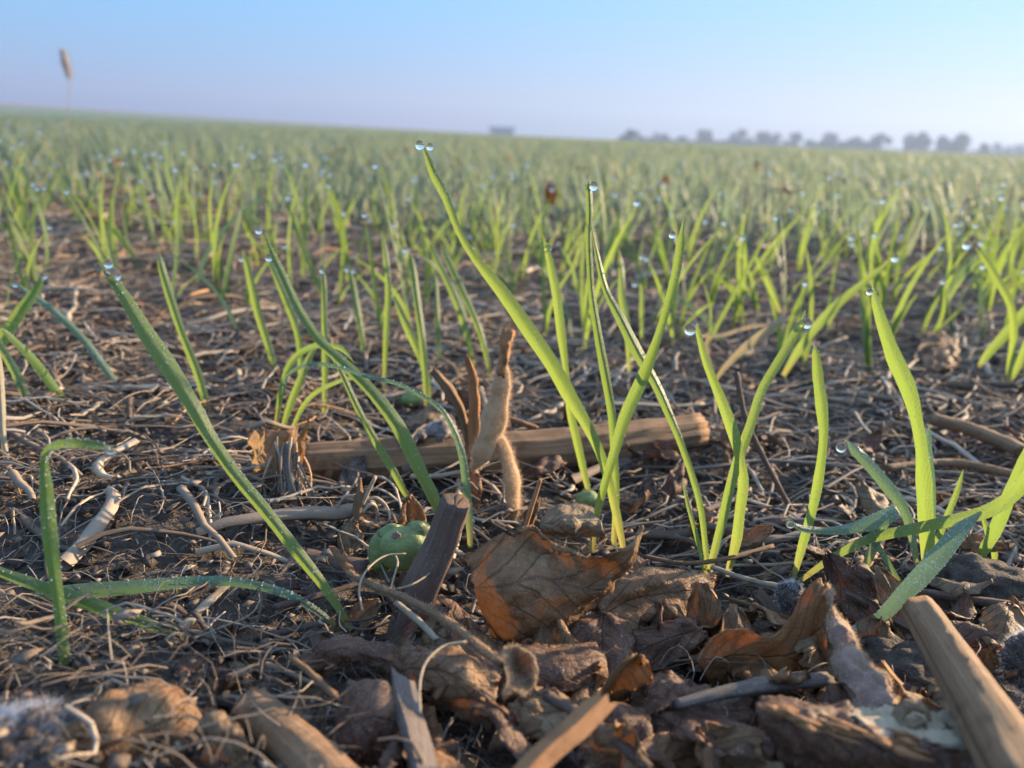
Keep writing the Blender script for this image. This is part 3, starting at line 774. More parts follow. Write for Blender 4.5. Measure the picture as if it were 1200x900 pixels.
def water_drop(label, p, r, group=None):
    mb = MB(); icos(mb, (0, 0, 0), r, seg=24, ring=16, sq=(1, 1, 1.08))
    o = mb.build('dewdrop', M['water'])
    o.location = tuple(p); tag(o, label, 'dewdrop', group); return o
for lb, p, r, g_ in DROPS: water_drop(lb, p, r, g_)
for (px, py, rp, yy, lb) in [(552, 662, 3, PZ(551, 642)[1], 'dewdrop at the foot of the arc blade beside the cut stub'),
                             (494, 590, 4, PZ(522, 620)[1] + .002, 'dewdrop clinging to left edge of the broad blade just above the green seed'),
                             (86, 790, 4.5, PZ(78, 838)[1], 'dewdrop clinging low on the folded blade at far left')]:
    p = PY(px, py, yy); water_drop(lb, p, rp * np.linalg.norm(p - CAM) / F)

# ------------------------------------------------------------ hero dead matter
def stick(name, label, cat, pts, rpx, mat, z=None, ys=None, sides=18, n=None, jag=.0006, ridge=.06, rough=.05, flat=1.0, seed=1, group=None, smooth=True):
    """pts: pixels along the axis; z: heights of the axis (list or number); rpx radius in px per point"""
    z = [z] * len(pts) if np.isscalar(z) else z
    P = []
    for i, (a, b) in enumerate(pts):
        P.append(PZ(a, b, z[i]) if ys is None or ys[i] is None else PY(a, b, ys[i]))
    P = np.array(P); rp = [rpx] * len(pts) if np.isscalar(rpx) else rpx
    rad = [r_ * np.linalg.norm(p - CAM) / F for r_, p in zip(rp, P)]
    mb = MB(); rt_ = tube(mb, P, rad, sides, n or len(pts) * 8, flat, rough, ridge, seed, 0, (seed * .37) % 1, jag)
    o = mb.build(name, mat, origin=P[0])
    tag(o, label, cat, group)
    return o, rt_

log, _ = stick('plant_stalk', 'thick weathered tan stalk lying across the middle behind the pods', 'stalk', [(352, 546), (470, 540), (600, 531), (700, 521), (817, 505)], [25, 26, 25, 23, 19], M['stalk'], z=.0062, sides=30, ridge=.16, seed=3, n=40, jag=.0015)
stick('plant_stalk', 'dark grey rounded stalk end lying left of the green seed', 'stalk', [(243, 652), (330, 655), (432, 670)], [14, 14, 13], M['dark'], z=.004, seed=5, ridge=.05, sides=22)
stub, _ = stick('cut_stub', 'brown stub cut flat on top standing beside the green seed', 'stub', [(536, 588), (515, 645), (490, 700), (474, 762)], [17, 19, 21, 22], M['dark'], ys=[.154, .1535, .151, .147], seed=8, ridge=.14, sides=26, n=30, jag=.0005)
stick('plant_stalk', 'largest light brown stalk, cut square, slanting out of the lower right corner', 'stalk', [(1080, 716), (1130, 795), (1185, 880), (1235, 955)], [18, 24, 32, 40], M['stalk'], z=[.021, .024, .028, .031], seed=11, ridge=.09, sides=28, n=30, flat=.85, jag=.0008)
stick('plant_stalk', 'tan stalk piece with rough cut end at the bottom left of centre', 'stalk', [(296, 827), (345, 872), (410, 935)], [20, 23, 27], M['stalk'], z=[.014, .015, .016], seed=14, ridge=.09, sides=24, flat=.8, jag=.001)
stick('plant_stalk', 'flattened brown stalk lying in front of the orange leaf', 'stalk', [(792, 826), (850, 812), (900, 803), (972, 796)], [6, 8, 10, 8], M['grey'], z=[.012, .013, .013, .012], seed=17, ridge=.2, sides=16, flat=.55)
stick('straw', 'flat pale straw slanting from lower left up to the dewy arching blade', 'straw', [(266, 684), (215, 735), (165, 785), (138, 815)], [6, 7, 8, 8], M['pale'], z=[.010, .009, .008, .008], seed=19, ridge=.15, flat=.35, sides=12)
TW = [
 ('dark twig winding below the arching blue-green blade', [(150, 717), (187, 725), (227, 740), (258, 757), (300, 748), (380, 730)], 4.5, 'dark', .0075),
 ('rough grey twig at the left edge behind the mould clump', [(-5, 822), (67, 790), (100, 777), (160, 763)], 5, 'grey', .005),
 ('thin brown twig with orange tip rising toward the broadest blade', [(100, 677), (160, 657), (217, 627), (250, 612), (278, 604)], 3.2, 'grey', .006),
 ('pale twig lying level behind the folded-over blade', [(-5, 730), (50, 723), (117, 727), (150, 733)], 3, 'pale', .003),
 ('brown twig crossing the foot of the broadest blade', [(320, 712), (365, 700), (400, 690), (425, 681)], 4, 'dark', .010),
 ('thin dark upright stalk slanting behind the V-shaped blades', [(863, 437), (873, 487), (893, 533), (930, 603)], 3, 'dark', None),
 ('long thin twig lying level left of the low blue-green blade', [(800, 551), (850, 545), (900, 540), (1007, 547)], 2.6, 'grey', .004),
 ('twig lit orange at its left end lying behind the broad right blade', [(1038, 549), (1080, 544), (1127, 543), (1192, 557)], 5, 'stalk', .005),
 ('stout knotted stalk lying at right beyond the broad blade', [(1093, 492), (1133, 502), (1165, 514), (1200, 530)], 9, 'stalk', .006),
 ('long pale root trailing from the root clump toward lower left', [(330, 640), (300, 700), (280, 760)], 2, 'pale', .006),
 ('thin pale straw pointing right below the green seed', [(465, 707), (490, 727), (512, 750)], 4, 'pale', .012),
 ('brown twig running level under the left-edge blades', [(10, 510), (60, 495), (120, 498)], 3, 'stalk', .004),
 ('long straw lying level in the litter left of the root clump', [(90, 560), (160, 545), (255, 552)], 3, 'pale', .004),
 ('thin curved straw beneath the folded-over blade tip', [(62, 566), (105, 565), (135, 572), (145, 545), (135, 525)], 2.3, 'pale', .004),
 ('smooth brown twig between the green seed and the dark grey stalk', [(165, 605), (225, 590), (300, 600)], 3, 'stalk', .004),
 ('tan twig lying level below the curled brown leaf tip', [(755, 652), (800, 660), (850, 655), (905, 640)], 3, 'stalk', .006),
 ('furry straw crossing left of the orange leaf top', [(835, 665), (880, 680), (930, 690)], 3.4, 'pale', .007),
 ('long twig on the ground at far right below the sweeping blade', [(1060, 690), (1120, 700), (1210, 712)], 5, 'dark', .005),
 ('flat mauve twig at bottom centre pointing to the right corner', [(640, 815), (700, 850), (760, 900)], 7, 'dark', .014),
 ('pale thin straw slanting at the lower left of the tan stalk piece', [(340, 770), (365, 790), (392, 815)], 4, 'stalk', .018),
]
TW += [('thin rootlet looping up in front of the green seed', [(425, 716), (421, 690), (430, 668), (450, 652), (474, 649)], 1.3, 'pale', .016),
       ('short pale rootlet crossing the lower side of the green seed', [(456, 697), (462, 675), (466, 660), (463, 650)], 1.3, 'pale', .015),
       ('thin curved rootlet leaning on the left side of the cut stub', [(466, 690), (480, 686), (495, 678), (508, 668)], 1.3, 'pale', .017),
       ('long thin curved thread over the dark hollow leaf', [(492, 835), (492, 800), (500, 775), (520, 757), (545, 752)], 1.6, 'pale', .021)]
for i, (lb, pts, rp, mt, z) in enumerate(TW):
    if z is None:
        b = PZ(pts[-1][0], pts[-1][1], 0); ys = [b[1] + .02, b[1] + .013, b[1] + .007, b[1]]
        stick('twig', lb, 'twig', pts, rp, M[mt], z=0, ys=ys, seed=30 + i, sides=10, jag=.0003, rough=.15)
    else:
        stick('twig', lb, 'twig', pts, rp, M[mt], z=z, seed=30 + i, sides=10, jag=.0005, rough=.2, flat=.8)

# upright broken stubs behind the pod
by = PZ(553, 575, 0)[1]
stick('broken_stub', 'thin broken stub upright with split top left of the pod', 'stub', [(548, 421), (555, 450), (556, 500), (552, 570)], [3, 5, 6, 6], M['orange'], ys=[by, by, by, by], z=0, seed=52, ridge=.25, rough=.3, jag=.002)
stick('broken_stub', 'short broken stub leaning left behind the upright stub', 'stub', [(511, 438), (527, 458), (541, 485), (552, 530)], [5, 6, 5, 5], M['stalk'], ys=[by + .004, by + .003, by + .002, by + .001], z=0, seed=53, ridge=.3, rough=.2, jag=.002)
stick('twig', 'little orange sprig standing behind the big curled leaf', 'twig', [(633, 562), (624, 590), (616, 616)], [2.5, 3, 3], M['orange'], ys=[.172, .171, .170], z=0, seed=54, sides=8, jag=.0005)
stick('twig', 'short pale twig poking out to the right of the pod', 'twig', [(596, 490), (612, 496), (628, 501)], [3, 4, 3], M['stalk'], ys=[by - .002, by - .002, by - .001], z=0, seed=55, sides=8, jag=.001)

# the two downy pods
def pod(label, pts, w, y, bulge, seed, husk):
    bulge *= 2.0
    P = [PY(a, b, yy) for (a, b), yy in zip(pts, y)]
    rad = [q * .78 * np.linalg.norm(p - CAM) / F for q, p in zip(w, P)]
    root = empty('seed_pod', P[-1], label, 'pod', None)
    mb = MB(); n = 44
    C = catmull(P, n)
    rr = np.interp(np.linspace(0, 1, n), np.linspace(0, 1, len(rad)), rad) * (1 + bulge * np.sin(np.linspace(0, 2.6 * math.pi * 2, n)) * .5)
    ring, T, N, Bn, CC = tube(mb, C[::1], rr, 22, n, .72, .08, .03, seed, 0, .5, 0)
    body = mb.build('pod_body', M['pod'], root)
    p, nn = sample_ring(ring, CC, 5200, seed)
    h = hair_obj('fine_hair', hairs(p, nn, .0011, .000024, seed, .7, .4), M['hair'], root); h['kind'] = 'stuff'
    if husk:
        P2 = [PY(a, b, y[0]) for a, b in husk[0]]; r2 = [q * np.linalg.norm(P2[0] - CAM) / F for q in husk[1]]
        mb = MB(); rg2 = tube(mb, P2, r2, 14, 26, .8, .45, .4, seed + 1, 0, .5, .0012)
        mb.build('stem_end', M['orange'], root)
        p, nn = sample_ring(rg2[0], rg2[4], 900, seed + 3)
        h = hair_obj('fine_hair', hairs(p, nn, .0009, .000024, seed, .5, .3), M['hair'], root); h['kind'] = 'stuff'
    return root
py_ = PZ(575, 590, 0)[1]
pod('downy tan seed pod standing upright with a twisted stem end on top', [(589, 428), (587, 455), (582, 480), (575, 505), (565, 530), (553, 553)], [7, 14, 18, 18, 14, 2], [py_ - .002, py_ - .003, py_ - .004, py_ - .005, py_ - .006, py_ - .006], .12, 61,
    ([(597, 389), (593, 402), (592, 418), (588, 436)], [8, 9, 7, 9]))
pod('downy greyish seed pod hanging below and behind the upright one', [(584, 508), (594, 535), (600, 565), (602, 590), (601, 612)], [6, 14, 15, 13, 4], [py_ - .004, py_ - .005, py_ - .006, py_ - .008, py_ - .010], .12, 62, None)

# torn brown root clump on the left
def root_clump():
    y = PZ(330, 640, 0)[1]
    root = empty('root_clump', PY(325, 640, y), 'torn brown root clump with ragged sheath and hanging fibres on the left', 'root clump')
    q = lambda a, b, dy=0: PY(a, b, y + .03 + dy)
    mb = MB()
    patch(mb, [[q(290, 505), q(310, 500, -.004), q(335, 500, -.006), q(352, 495, -.002)], [q(292, 545), q(308, 540, -.008), q(328, 540, -.010), q(348, 525, -.004)], [q(300, 585), q(312, 580, -.008), q(328, 580, -.010), q(342, 560, -.004)], [q(306, 625), q(316, 620, -.006), q(328, 620, -.006), q(336, 600, -.003)]], 30, 30, .0016, 260, .004, 71)
    mb.build('sheath', M['leaf'], root)
    mb = MB()
    patch(mb, [[q(345, 520, -.008), q(356, 500, -.008), q(362, 482, -.007)], [q(340, 545, -.009), q(352, 525, -.009), q(363, 500, -.007)], [q(345, 572, -.008), q(352, 555, -.008), q(357, 535, -.007)]], 20, 20, .001, 300, .003, 72)
    mb.build('sheath', M['leaf_orange'], root)
    mb = MB(); rg = np.random.default_rng(5)
    for i in range(46):
        a = V((rg.uniform(318, 350), rg.uniform(510, 545))); b = V((rg.uniform(300, 385), rg.uniform(580, 660)))
        m_ = (a + b) / 2 + rg.normal(0, 9, 2); dy = rg.uniform(-.014, -.002)
        P = [q(*a, dy), q(*m_, dy - .004), q(*b, dy - .008)]
        tube(mb, P, [rg.uniform(.0002, .0006), rg.uniform(.00012, .0004)], 5, 9, 1, 0, 0, 0, 0, rg.choice([.35, .6, .8, .95]), 0)
    mb.build('root_fibre', M['fibre'], root)['kind'] = 'stuff'
    mb = MB(); tube(mb, [q(335, 520, -.012), q(340, 560, -.016), q(345, 600, -.02), q(352, 640, -.024)], [.0009, .0012, .0011, .0008], 9, 24, 1, .3, .2, 4, 0, .7)
    mb.build('root_core', M['grey'], root)
root_clump()

# small claw-like dried crown left of the green seed
def claw():
    y = PZ(425, 640, 0)[1]
    root = empty('dried_crown', PY(422, 640, y), 'small dried plant crown with two prongs and curling rootlets left of the green seed', 'dried plant')
    q = lambda a, b, dy=0: PY(a, b, y + dy)
    mb = MB(); tube(mb, [q(422, 630), q(420, 600), q(421, 585), q(422, 560)], [.0014, .0013, .0011, .0003], 9, 16, 1, .3, .3, 2, 0, .9); mb.build('prong', M['stalk'], root)
    mb = MB(); tube(mb, [q(424, 592), q(432, 575), q(440, 559)], [.0007, .0007, .0006], 8, 10, .8, .1, .1, 3, 0, .9, .0003); mb.build('prong', M['pale'], root)
    mb = MB(); rg = np.random.default_rng(9)
    for pts in ([(422, 588), (408, 580), (398, 590), (392, 604)], [(424, 590), (440, 583), (452, 592), (457, 606), (452, 615)], [(425, 600), (436, 590), (442, 598), (440, 615)], [(418, 605), (405, 615), (395, 628)], [(424, 610), (445, 618), (440, 625)], [(420, 612), (402, 605), (388, 618)]):
        tube(mb, [q(a, b, rg.uniform(-.003, .003)) for a, b in pts], [.0005, .0003], 6, 14, 1, .2, 0, 1, 0, rg.uniform(.5, .9), 0)
    mb.build('rootlet', M['fibre'], root)['kind'] = 'stuff'
claw()

# split green seed
def green_seed():
    y = PZ(465, 690, 0)[1] - .001
    c = PY(466, 640, y); k = np.linalg.norm(c - CAM) / F
    root = empty('green_seed', c, 'plump pale green split seed with a brown spot beside the cut stub', 'seed')
    def lobe(px, py, rx, rz, ry, dy, seed, rot):
        mb = MB(); cc = PY(px, py, y + dy)
        vs = []
        icos(mb, cc, k, seg=36, ring=26, sq=(rx, ry, rz), noise=.05 if rx > 30 else .10, ns=1.0 if rx > 30 else 2.4, seed=seed, rot=rot)
        return mb.build('seed_half', M['green'], root)
    lobe(474, 643, 31, 27, 18, -.0012, 31, .1)
    lobe(488, 624, 17, 13, 12, .0004, 12, .6)
    lobe(463, 630, 20, 16, 12, .0014, 15, -.2)
    lobe(452, 644, 19, 28, 20, .0018, 8, -.35)
    p = PY(464, 627, y - .0044); mb = MB(); icos(mb, p, k, seg=14, ring=8, sq=(5, 1.2, 4), noise=.35, seed=4); o = mb.build('brown_spot', M['husk'], root)
green_seed()
def small_seed(px, py, r, label, sd):
    p = PZ(px, py, .003); k = np.linalg.norm(p - CAM) / F
    mb = MB(); icos(mb, (0, 0, 0), k * r, seg=24, ring=16, sq=(1.1, .8, .75), noise=.12, seed=sd)
    o = mb.build('green_seed', M['green']); o.location = tuple(p); tag(o, label, 'seed')
small_seed(481, 468, 13, 'small round yellow-green seed among blade feet behind the stalk', 2)
small_seed(689, 585, 13, 'small rounded green seedling base at the foot of the narrow blade', 6)

# leaves: grids of (px, py, z)
def leaf(label, rows, mat, seed, hair=0, hl=.0006, hm='hair', noise=.0007, jag=.0026, nu=56, nv=40, name='dry_leaf', cat='dry leaf', thick=.00018, hb=(0, 0, .2), lean=.6, nscale=330):
    G = [[PZ(a, b, z) for a, b, z in r] for r in rows]
    o0 = np.mean(np.array(G).reshape(-1, 3), axis=0)
    root = empty(name, (o0[0], o0[1], 0), label, cat)
    mb = MB(); Bg, N = patch(mb, G, nu, nv, noise, nscale, jag, seed, thick)
    mb.build('leaf_blade', M[mat], root)
    if hair:
        p, nn = sample_grid(Bg, N, hair, seed, .35)
        sg = np.sign((nn * (CAM - p)).sum(1))[:, None]
        h = hair_obj('fine_hair', hairs(p, nn * sg, hl, .00002, seed, lean, .3, hb), M[hm], root); h['kind'] = 'stuff'
    return root
leaf('big curled brown leaf lit at its middle standing in the centre foreground', [
    [(541, 652, .020), (577, 628, .026), (618, 613, .029), (655, 636, .027), (690, 650, .0265), (735, 640, .0285), (758, 611, .032)],
    [(548, 668, .019), (590, 655, .023), (630, 640, .024), (668, 662, .022), (700, 668, .0215), (728, 664, .023), (746, 650, .025)],
    [(552, 692, .016), (595, 690, .020), (635, 680, .021), (668, 690, .019), (695, 694, .018), (714, 688, .018), (728, 676, .019)],
    [(560, 715, .011), (598, 720, .014), (630, 715, .015), (662, 716, .014), (685, 712, .013), (700, 704, .013), (712, 694, .013)],
    [(575, 748, .004), (600, 755, .006), (630, 750, .007), (650, 742, .008), (668, 734, .009), (685, 724, .009), (697, 712, .009)]], 'leaf', 81, 1800, .0004)
leaf('dark crumpled leaf with pointed fuzzy end right of the big curled leaf', [
    [(700, 690, 0.0112), (730, 672, 0.0130), (765, 660, 0.0143), (800, 664, 0.0136), (843, 674, 0.0112)],
    [(698, 706, 0.0099), (735, 690, 0.0130), (770, 680, 0.0136), (805, 680, 0.0124), (840, 682, 0.0099)],
    [(700, 728, 0.0081), (735, 706, 0.0099), (770, 698, 0.0105), (805, 694, 0.0105), (836, 690, 0.0087)],
    [(712, 745, 0.0056), (740, 728, 0.0087), (768, 716, 0.0099), (800, 708, 0.0093), (828, 700, 0.0074)],
    [(728, 775, 0.0019), (750, 764, 0.0031), (775, 752, 0.0037), (800, 740, 0.0037), (820, 722, 0.0037)]], 'leaf', 82, 3200, .0007, 'hair_brown', noise=.0010, nscale=200)
leaf('glowing orange-brown leaf with a tall pointed lobe at lower right', [
    [(815, 770, .010), (838, 742, .014), (868, 735, .015), (898, 745, .0145), (922, 728, .0165), (944, 690, .022), (962, 674, .024)],
    [(816, 778, .009), (842, 754, .012), (872, 750, .0125), (902, 756, .0125), (930, 742, .014), (950, 710, .019), (969, 694, .021)],
    [(822, 788, .006), (850, 772, .009), (878, 770, .009), (906, 772, .009), (934, 765, .010), (955, 745, .013), (970, 735, .015)],
    [(830, 800, .003), (855, 795, .004), (880, 795, .004), (908, 798, .004), (936, 795, .004), (956, 785, .006), (970, 778, .008)],
    [(835, 812, .000), (858, 812, .000), (882, 815, .000), (910, 818, .000), (936, 816, .000), (956, 808, .001), (968, 800, .002)]], 'leaf_orange', 83, 500, .0003, noise=.0005, jag=.0008)
leaf('mauve downy husk with bright fuzzy rim hanging beside the orange leaf', [
    [(968, 683, .0225), (971, 715, .019), (974, 750, .016), (980, 790, .014), (992, 825, .014), (1006, 848, .0145)],
    [(972, 692, .0215), (980, 722, .0195), (988, 757, .0175), (1000, 795, .0165), (1012, 832, .016), (1020, 856, .015)],
    [(976, 705, .020), (990, 733, .018), (1004, 762, .017), (1024, 792, .0165), (1040, 822, .016), (1040, 844, .0145)],
    [(978, 715, .018), (995, 742, .016), (1012, 766, .015), (1034, 788, .0145), (1056, 814, .0145), (1052, 832, .013)]], 'husk', 84, 9000, .0007, 'hair', noise=.0010, jag=.0004, name='downy_husk', cat='husk', nu=50, nv=30)
leaf('broad brown leaf folded in a ridge at the bottom left corner', [
    [(62, 858, .0205), (100, 828, .0215), (140, 802, .022), (180, 792, .021), (215, 800, .019)],
    [(64, 866, .0205), (108, 848, .022), (150, 828, .022), (190, 815, .021), (228, 820, .018)],
    [(80, 885, .016), (120, 878, .018), (160, 862, .018), (205, 845, .017), (245, 850, .013)],
    [(90, 915, .010), (130, 912, .012), (175, 900, .012), (220, 890, .011), (255, 890, .008)],
    [(95, 960, .002), (140, 960, .003), (185, 950, .003), (235, 940, .003), (265, 930, .002)]], 'leaf', 85, 1500, .0005, noise=.0009, nscale=190)
leaf('greyish leathery leaf humped over a dark hollow below the cut stub', [
    [(350, 765, .009), (385, 748, .013), (420, 745, .015), (455, 755, .015), (480, 775, .012)],
    [(352, 782, .008), (385, 768, .013), (420, 762, .0155), (455, 772, .0155), (478, 790, .012)],
    [(370, 798, .005), (398, 784, .010), (425, 778, .013), (452, 786, .013), (470, 802, .010)]], 'leaf_dark', 86, 1500, .0005, noise=.0012, nscale=300, jag=.0035)
leaf('mauve folded leaf below the dark hollow pointing down', [
    [(400, 815, .013), (425, 800, .0155), (450, 800, .017), (470, 815, .016)],
    [(395, 845, .012), (420, 830, .016), (450, 828, .017), (472, 840, .015)],
    [(385, 880, .010), (412, 872, .013), (440, 862, .0135), (466, 866, .012)],
    [(375, 925, .005), (402, 922, .007), (430, 915, .007), (452, 905, .007)]], 'leaf_dark', 87, 1200, .0005, noise=.0009, nscale=180)
leaf('grey mouldy leaf spread between the stub and the furry stem', [
    [(445, 752, .011), (490, 752, .014), (540, 762, .015), (590, 790, .013)],
    [(450, 775, .011), (495, 772, .015), (540, 785, .016), (585, 812, .013)],
    [(460, 800, .008), (505, 800, .012), (545, 812, .013), (580, 838, .010)],
    [(480, 830, .003), (515, 835, .006), (550, 845, .007), (575, 862, .005)]], 'leaf', 88, 2500, .0007, 'hair_white', noise=.0014, nscale=280, jag=.0045)
leaf('small chunk of bark with a glinting orange edge at the bottom left', [
    [(238, 838, .021), (252, 832, .0215), (275, 845, .021)],
    [(240, 865, .019), (262, 862, .021), (290, 870, .020)],
    [(232, 900, .013), (258, 905, .014), (292, 905, .013)]], 'leaf_tan', 89, 400, .0004, noise=.001, name='bark_chunk', cat='bark')
leaf('mauve leaf shadowed under the big curled leaf', [
    [(560, 760, .009), (610, 752, .011), (660, 755, .011), (700, 750, .010)],
    [(565, 785, .010), (615, 780, .013), (665, 778, .013), (710, 775, .010)],
    [(580, 815, .006), (625, 815, .009), (670, 812, .009), (715, 800, .007)]], 'leaf_dark', 90, 1800, .0006, 'hair_brown', noise=.0010, nscale=170)
leaf('small flat dry leaf lying lit behind the big curled leaf', [
    [(640, 600, .010), (665, 588, .011), (695, 590, .010)],
    [(632, 616, .010), (662, 610, .013), (705, 612, .011)],
    [(640, 632, .006), (668, 630, .008), (712, 630, .006)]], 'leaf_tan', 91, 500, .0004, noise=.0008)
leaf('dark torn leaf lying under the lower edge of the orange leaf', [
    [(735, 800, .008), (780, 788, .010), (830, 800, .009), (880, 810, .007)],
    [(735, 830, .008), (785, 820, .011), (835, 832, .010), (885, 835, .008)],
    [(745, 870, .004), (790, 870, .007), (840, 872, .007), (885, 868, .004)]], 'leaf_dark', 92, 900, .0006, 'hair_brown', noise=.0012)

# furry stem ending in a curled fuzzy tip
def furry_stem():
    pts = [(408, 672, .014), (440, 688, .015), (467, 698, .0165), (517, 724, .0185), (560, 757, .0205), (588, 778, .021)]
    P = [PZ(*p) for p in pts]
    root = empty('furry_stem', P[-1], 'thin furry stem ending in a curled fuzzy tip before the big leaf', 'stem')
    mb = MB(); rg = tube(mb, P, [.0007, .0009, .0010, .0010, .0010, .0009], 12, 40, .9, .12, .12, 2, 0, .5)
    mb.build('stalk', M['stalk'], root)
    p, nn = sample_ring(rg[0], rg[4], 2200, 3); hair_obj('fine_hair', hairs(p, nn, .0006, .000018, 4, .5, .3), M['hair'], root)['kind'] = 'stuff'
    mb = MB()
    G = [[PZ(*p) for p in r] for r in ([(588, 760, .0215), (606, 756, .0225), (622, 765, .0222), (632, 785, .0205)], [(589, 782, .021), (606, 775, .0185), (620, 785, .0185), (630, 798, .019)], [(590, 800, .0195), (603, 798, .0185), (614, 803, .018), (620, 812, .0175)], [(588, 820, .0175), (596, 815, .018), (604, 812, .018), (610, 816, .0175)])]
    Bg, N = patch(mb, G, 26, 26, .0005, 500, .0006, 93, .00015)
    mb.build('curled_tip', M['leaf_tan'], root)
    p, nn = sample_grid(Bg, N, 2400, 5, .5); sg = np.sign((nn * (CAM - p)).sum(1))[:, None]
    hair_obj('fine_hair', hairs(p, nn * sg, .0008, .000018, 4, .7, .3), M['hair'], root)['kind'] = 'stuff'
furry_stem()

# splintered wood chips
def chip_geo(mb, L, Wd, H, seed, n=14, mat=0, rnd=.5):
    """a split chip along +X: rectangular section with torn ends, drilled pits as small noise"""
    rg = np.random.default_rng(seed)
    m = 5; sec = []
    per = [(-1, -1), (-.5, -1), (0, -1), (.5, -1), (1, -1), (1, 0), (1, 1), (.5, 1), (0, 1), (-.5, 1), (-1, 1), (-1, 0)]
    k = len(per); xs = np.linspace(0, L, n); rings = []
    off0 = rg.normal(0, 1, k) * L * .045; off1 = rg.normal(0, 1, k) * L * .06
    for i, x in enumerate(xs):
        tt = i / (n - 1); taper = 1 - .25 * tt * rg.uniform(.6, 1)
        r_ = []
        for j, (a, b) in enumerate(per):
            xx = x + off0[j] * max(0, 1 - tt * 4) + off1[j] * max(0, tt * 4 - 3)
            g = 1 + .10 * float(vnoise(V((j * 1.3, i * .35, seed * 2.1))))
            r_.append((xx, a * Wd / 2 * taper * g, b * H / 2 * g + .12 * H * float(vnoise(V((i * .3, seed, 0))))))
        rings.append(r_)
    vs = np.array(rings).reshape(-1, 3); uvs = np.array([(j / k, x / (2 * (Wd + H))) for x in xs for j in range(k)])
    fs = [(i * k + j, (i + 1) * k + j, (i + 1) * k + (j + 1) % k, i * k + (j + 1) % k) for i in range(n - 1) for j in range(k)]
    fs += [tuple(range(k)), tuple(reversed(range((n - 1) * k, n * k)))]
    mb.add(vs, fs, uvs, mat, rnd)
def place_axes(o, p0, p1, roll=0.0):
    x = nrm(np.asarray(p1) - np.asarray(p0)); z = V((0, 0, 1)); y = nrm(np.cross(z, x)); z = np.cross(x, y)
    y2 = y * math.cos(roll) + z * math.sin(roll); z2 = -y * math.sin(roll) + z * math.cos(roll)
    o.matrix_world = Matrix(((x[0], y2[0], z2[0], p0[0]), (x[1], y2[1], z2[1], p0[1]), (x[2], y2[2], z2[2], p0[2]), (0, 0, 0, 1)))
a, b = PZ(702, 822, .026), PZ(585, 940, .023)
mb = MB(); chip_geo(mb, np.linalg.norm(b - a), .0043, .0024, 4)
rg = np.random.default_rng(3)
o = mb.build('wood_chip', M['orange'], smooth=False); place_axes(o, a, b, R(35)); tag(o, 'bright orange splintered wood chip with dark pits at bottom centre', 'wood chip')
a, b = PZ(470, 800, .016), PZ(505, 935, .018)
mb = MB(); chip_geo(mb, np.linalg.norm(b - a), .0042, .0022, 9)
o = mb.build('wood_chip', M['grey'], smooth=False); place_axes(o, a, b, R(-25)); tag(o, 'long mauve-brown wood chip pointing straight down below the grey mouldy leaf', 'wood chip')

# splintered bark slab lower right
def slab():
    root = empty('bark_slab', PZ(1020, 880, .01), 'thick split bark slab with ragged orange lit splinters at bottom right', 'bark')
    G = [[PZ(*p) for p in r] for r in (
        [(895, 822, .018), (950, 826, .0195), (1010, 838, .0185), (1075, 838, .0175), (1150, 850, .016)],
        [(884, 832, .020), (935, 838, .022), (1000, 852, .0215), (1075, 855, .020), (1165, 870, .019)],
        [(888, 842, .021), (940, 852, .0225), (1005, 872, .0225), (1080, 890, .022), (1175, 905, .021)],
        [(905, 868, .0155), (960, 890, .0155), (1020, 905, .016), (1090, 920, .0165), (1185, 940, .0165)],
        [(915, 905, .007), (970, 925, .007), (1030, 940, .008), (1100, 955, .009), (1190, 975, .009)])]
    mb = MB(); Bg, N = patch(mb, G, 50, 34, .0011, 420, .0016, 95, .0012)
    mb.build('bark', M['leaf_dark'], root)
    mb = MB(); rg = np.random.default_rng(12)
    for i in range(46):
        t = rg.random(); x = 884 + t * 175; y = 826 + t * 42 + rg.normal(0, 5)
        z = .0235 + rg.uniform(-.0008, .0010); l = rg.uniform(25, 70)
        P = [PZ(x, y, z), PZ(x + l * .5, y + l * .2, z + rg.uniform(-.0002, .0006)), PZ(x + l, y + l * .36, z - .0006)]
        tube(mb, P, [.00015, rg.uniform(.0005, .0010), .0002], 7, 12, .6, .3, .3, i, 0, rg.random(), 0)
    mb.build('splinter', M['orange'], root)['kind'] = 'stuff'
    mb = MB()
    patch(mb, [[PZ(*p) for p in r] for r in ([(990, 834, .0205), (1060, 830, .020), (1130, 842, .019)], [(1000, 850, .0235), (1070, 850, .0228), (1145, 862, .021)], [(1040, 872, .0235), (1095, 876, .0235), (1160, 888, .0225)])], 34, 20, .0006, 500, .002, 96, .0005)
    mb.build('inner_bark', M['pale'], root)
slab()
# curled tan scrap with an eye-shaped hole, on the slab
cpos = PZ(1068, 842, .0235)
mb = MB(); q = lambda a, b, z: PZ(a, b, z)
tube(mb, [q(1050, 848, .0235), (q(1056, 832, .0245)), q(1070, 826, .0252), q(1084, 833, .0245), q(1090, 846, .0235)], [.0007, .0010, .0011, .0009, .0004], 9, 24, .5, .25, .2, 3, 0, .8)
tube(mb, [q(1052, 845, .0238), q(1066, 851, .0236), q(1082, 845, .0238), q(1086, 855, .0232)], [.0005, .0006, .0006, .0003], 8, 20, .5, .25, .2, 5, 0, .9)
tag(mb.build('leaf_curl', M['leaf_tan'], origin=cpos), 'little curled tan scrap shaped like an eye on the bark slab', 'dry leaf')
leaf('tiny orange scrap stuck to the left side of the largest stalk', [[(1115, 838, .0235), (1124, 836, .024), (1134, 842, .0238)], [(1120, 850, .0232), (1132, 850, .0238), (1142, 856, .023)], [(1126, 860, .0225), (1136, 860, .0228), (1144, 864, .022)]], 'leaf_orange', 97, 0, noise=.0005, jag=.0004, nu=12, nv=12)
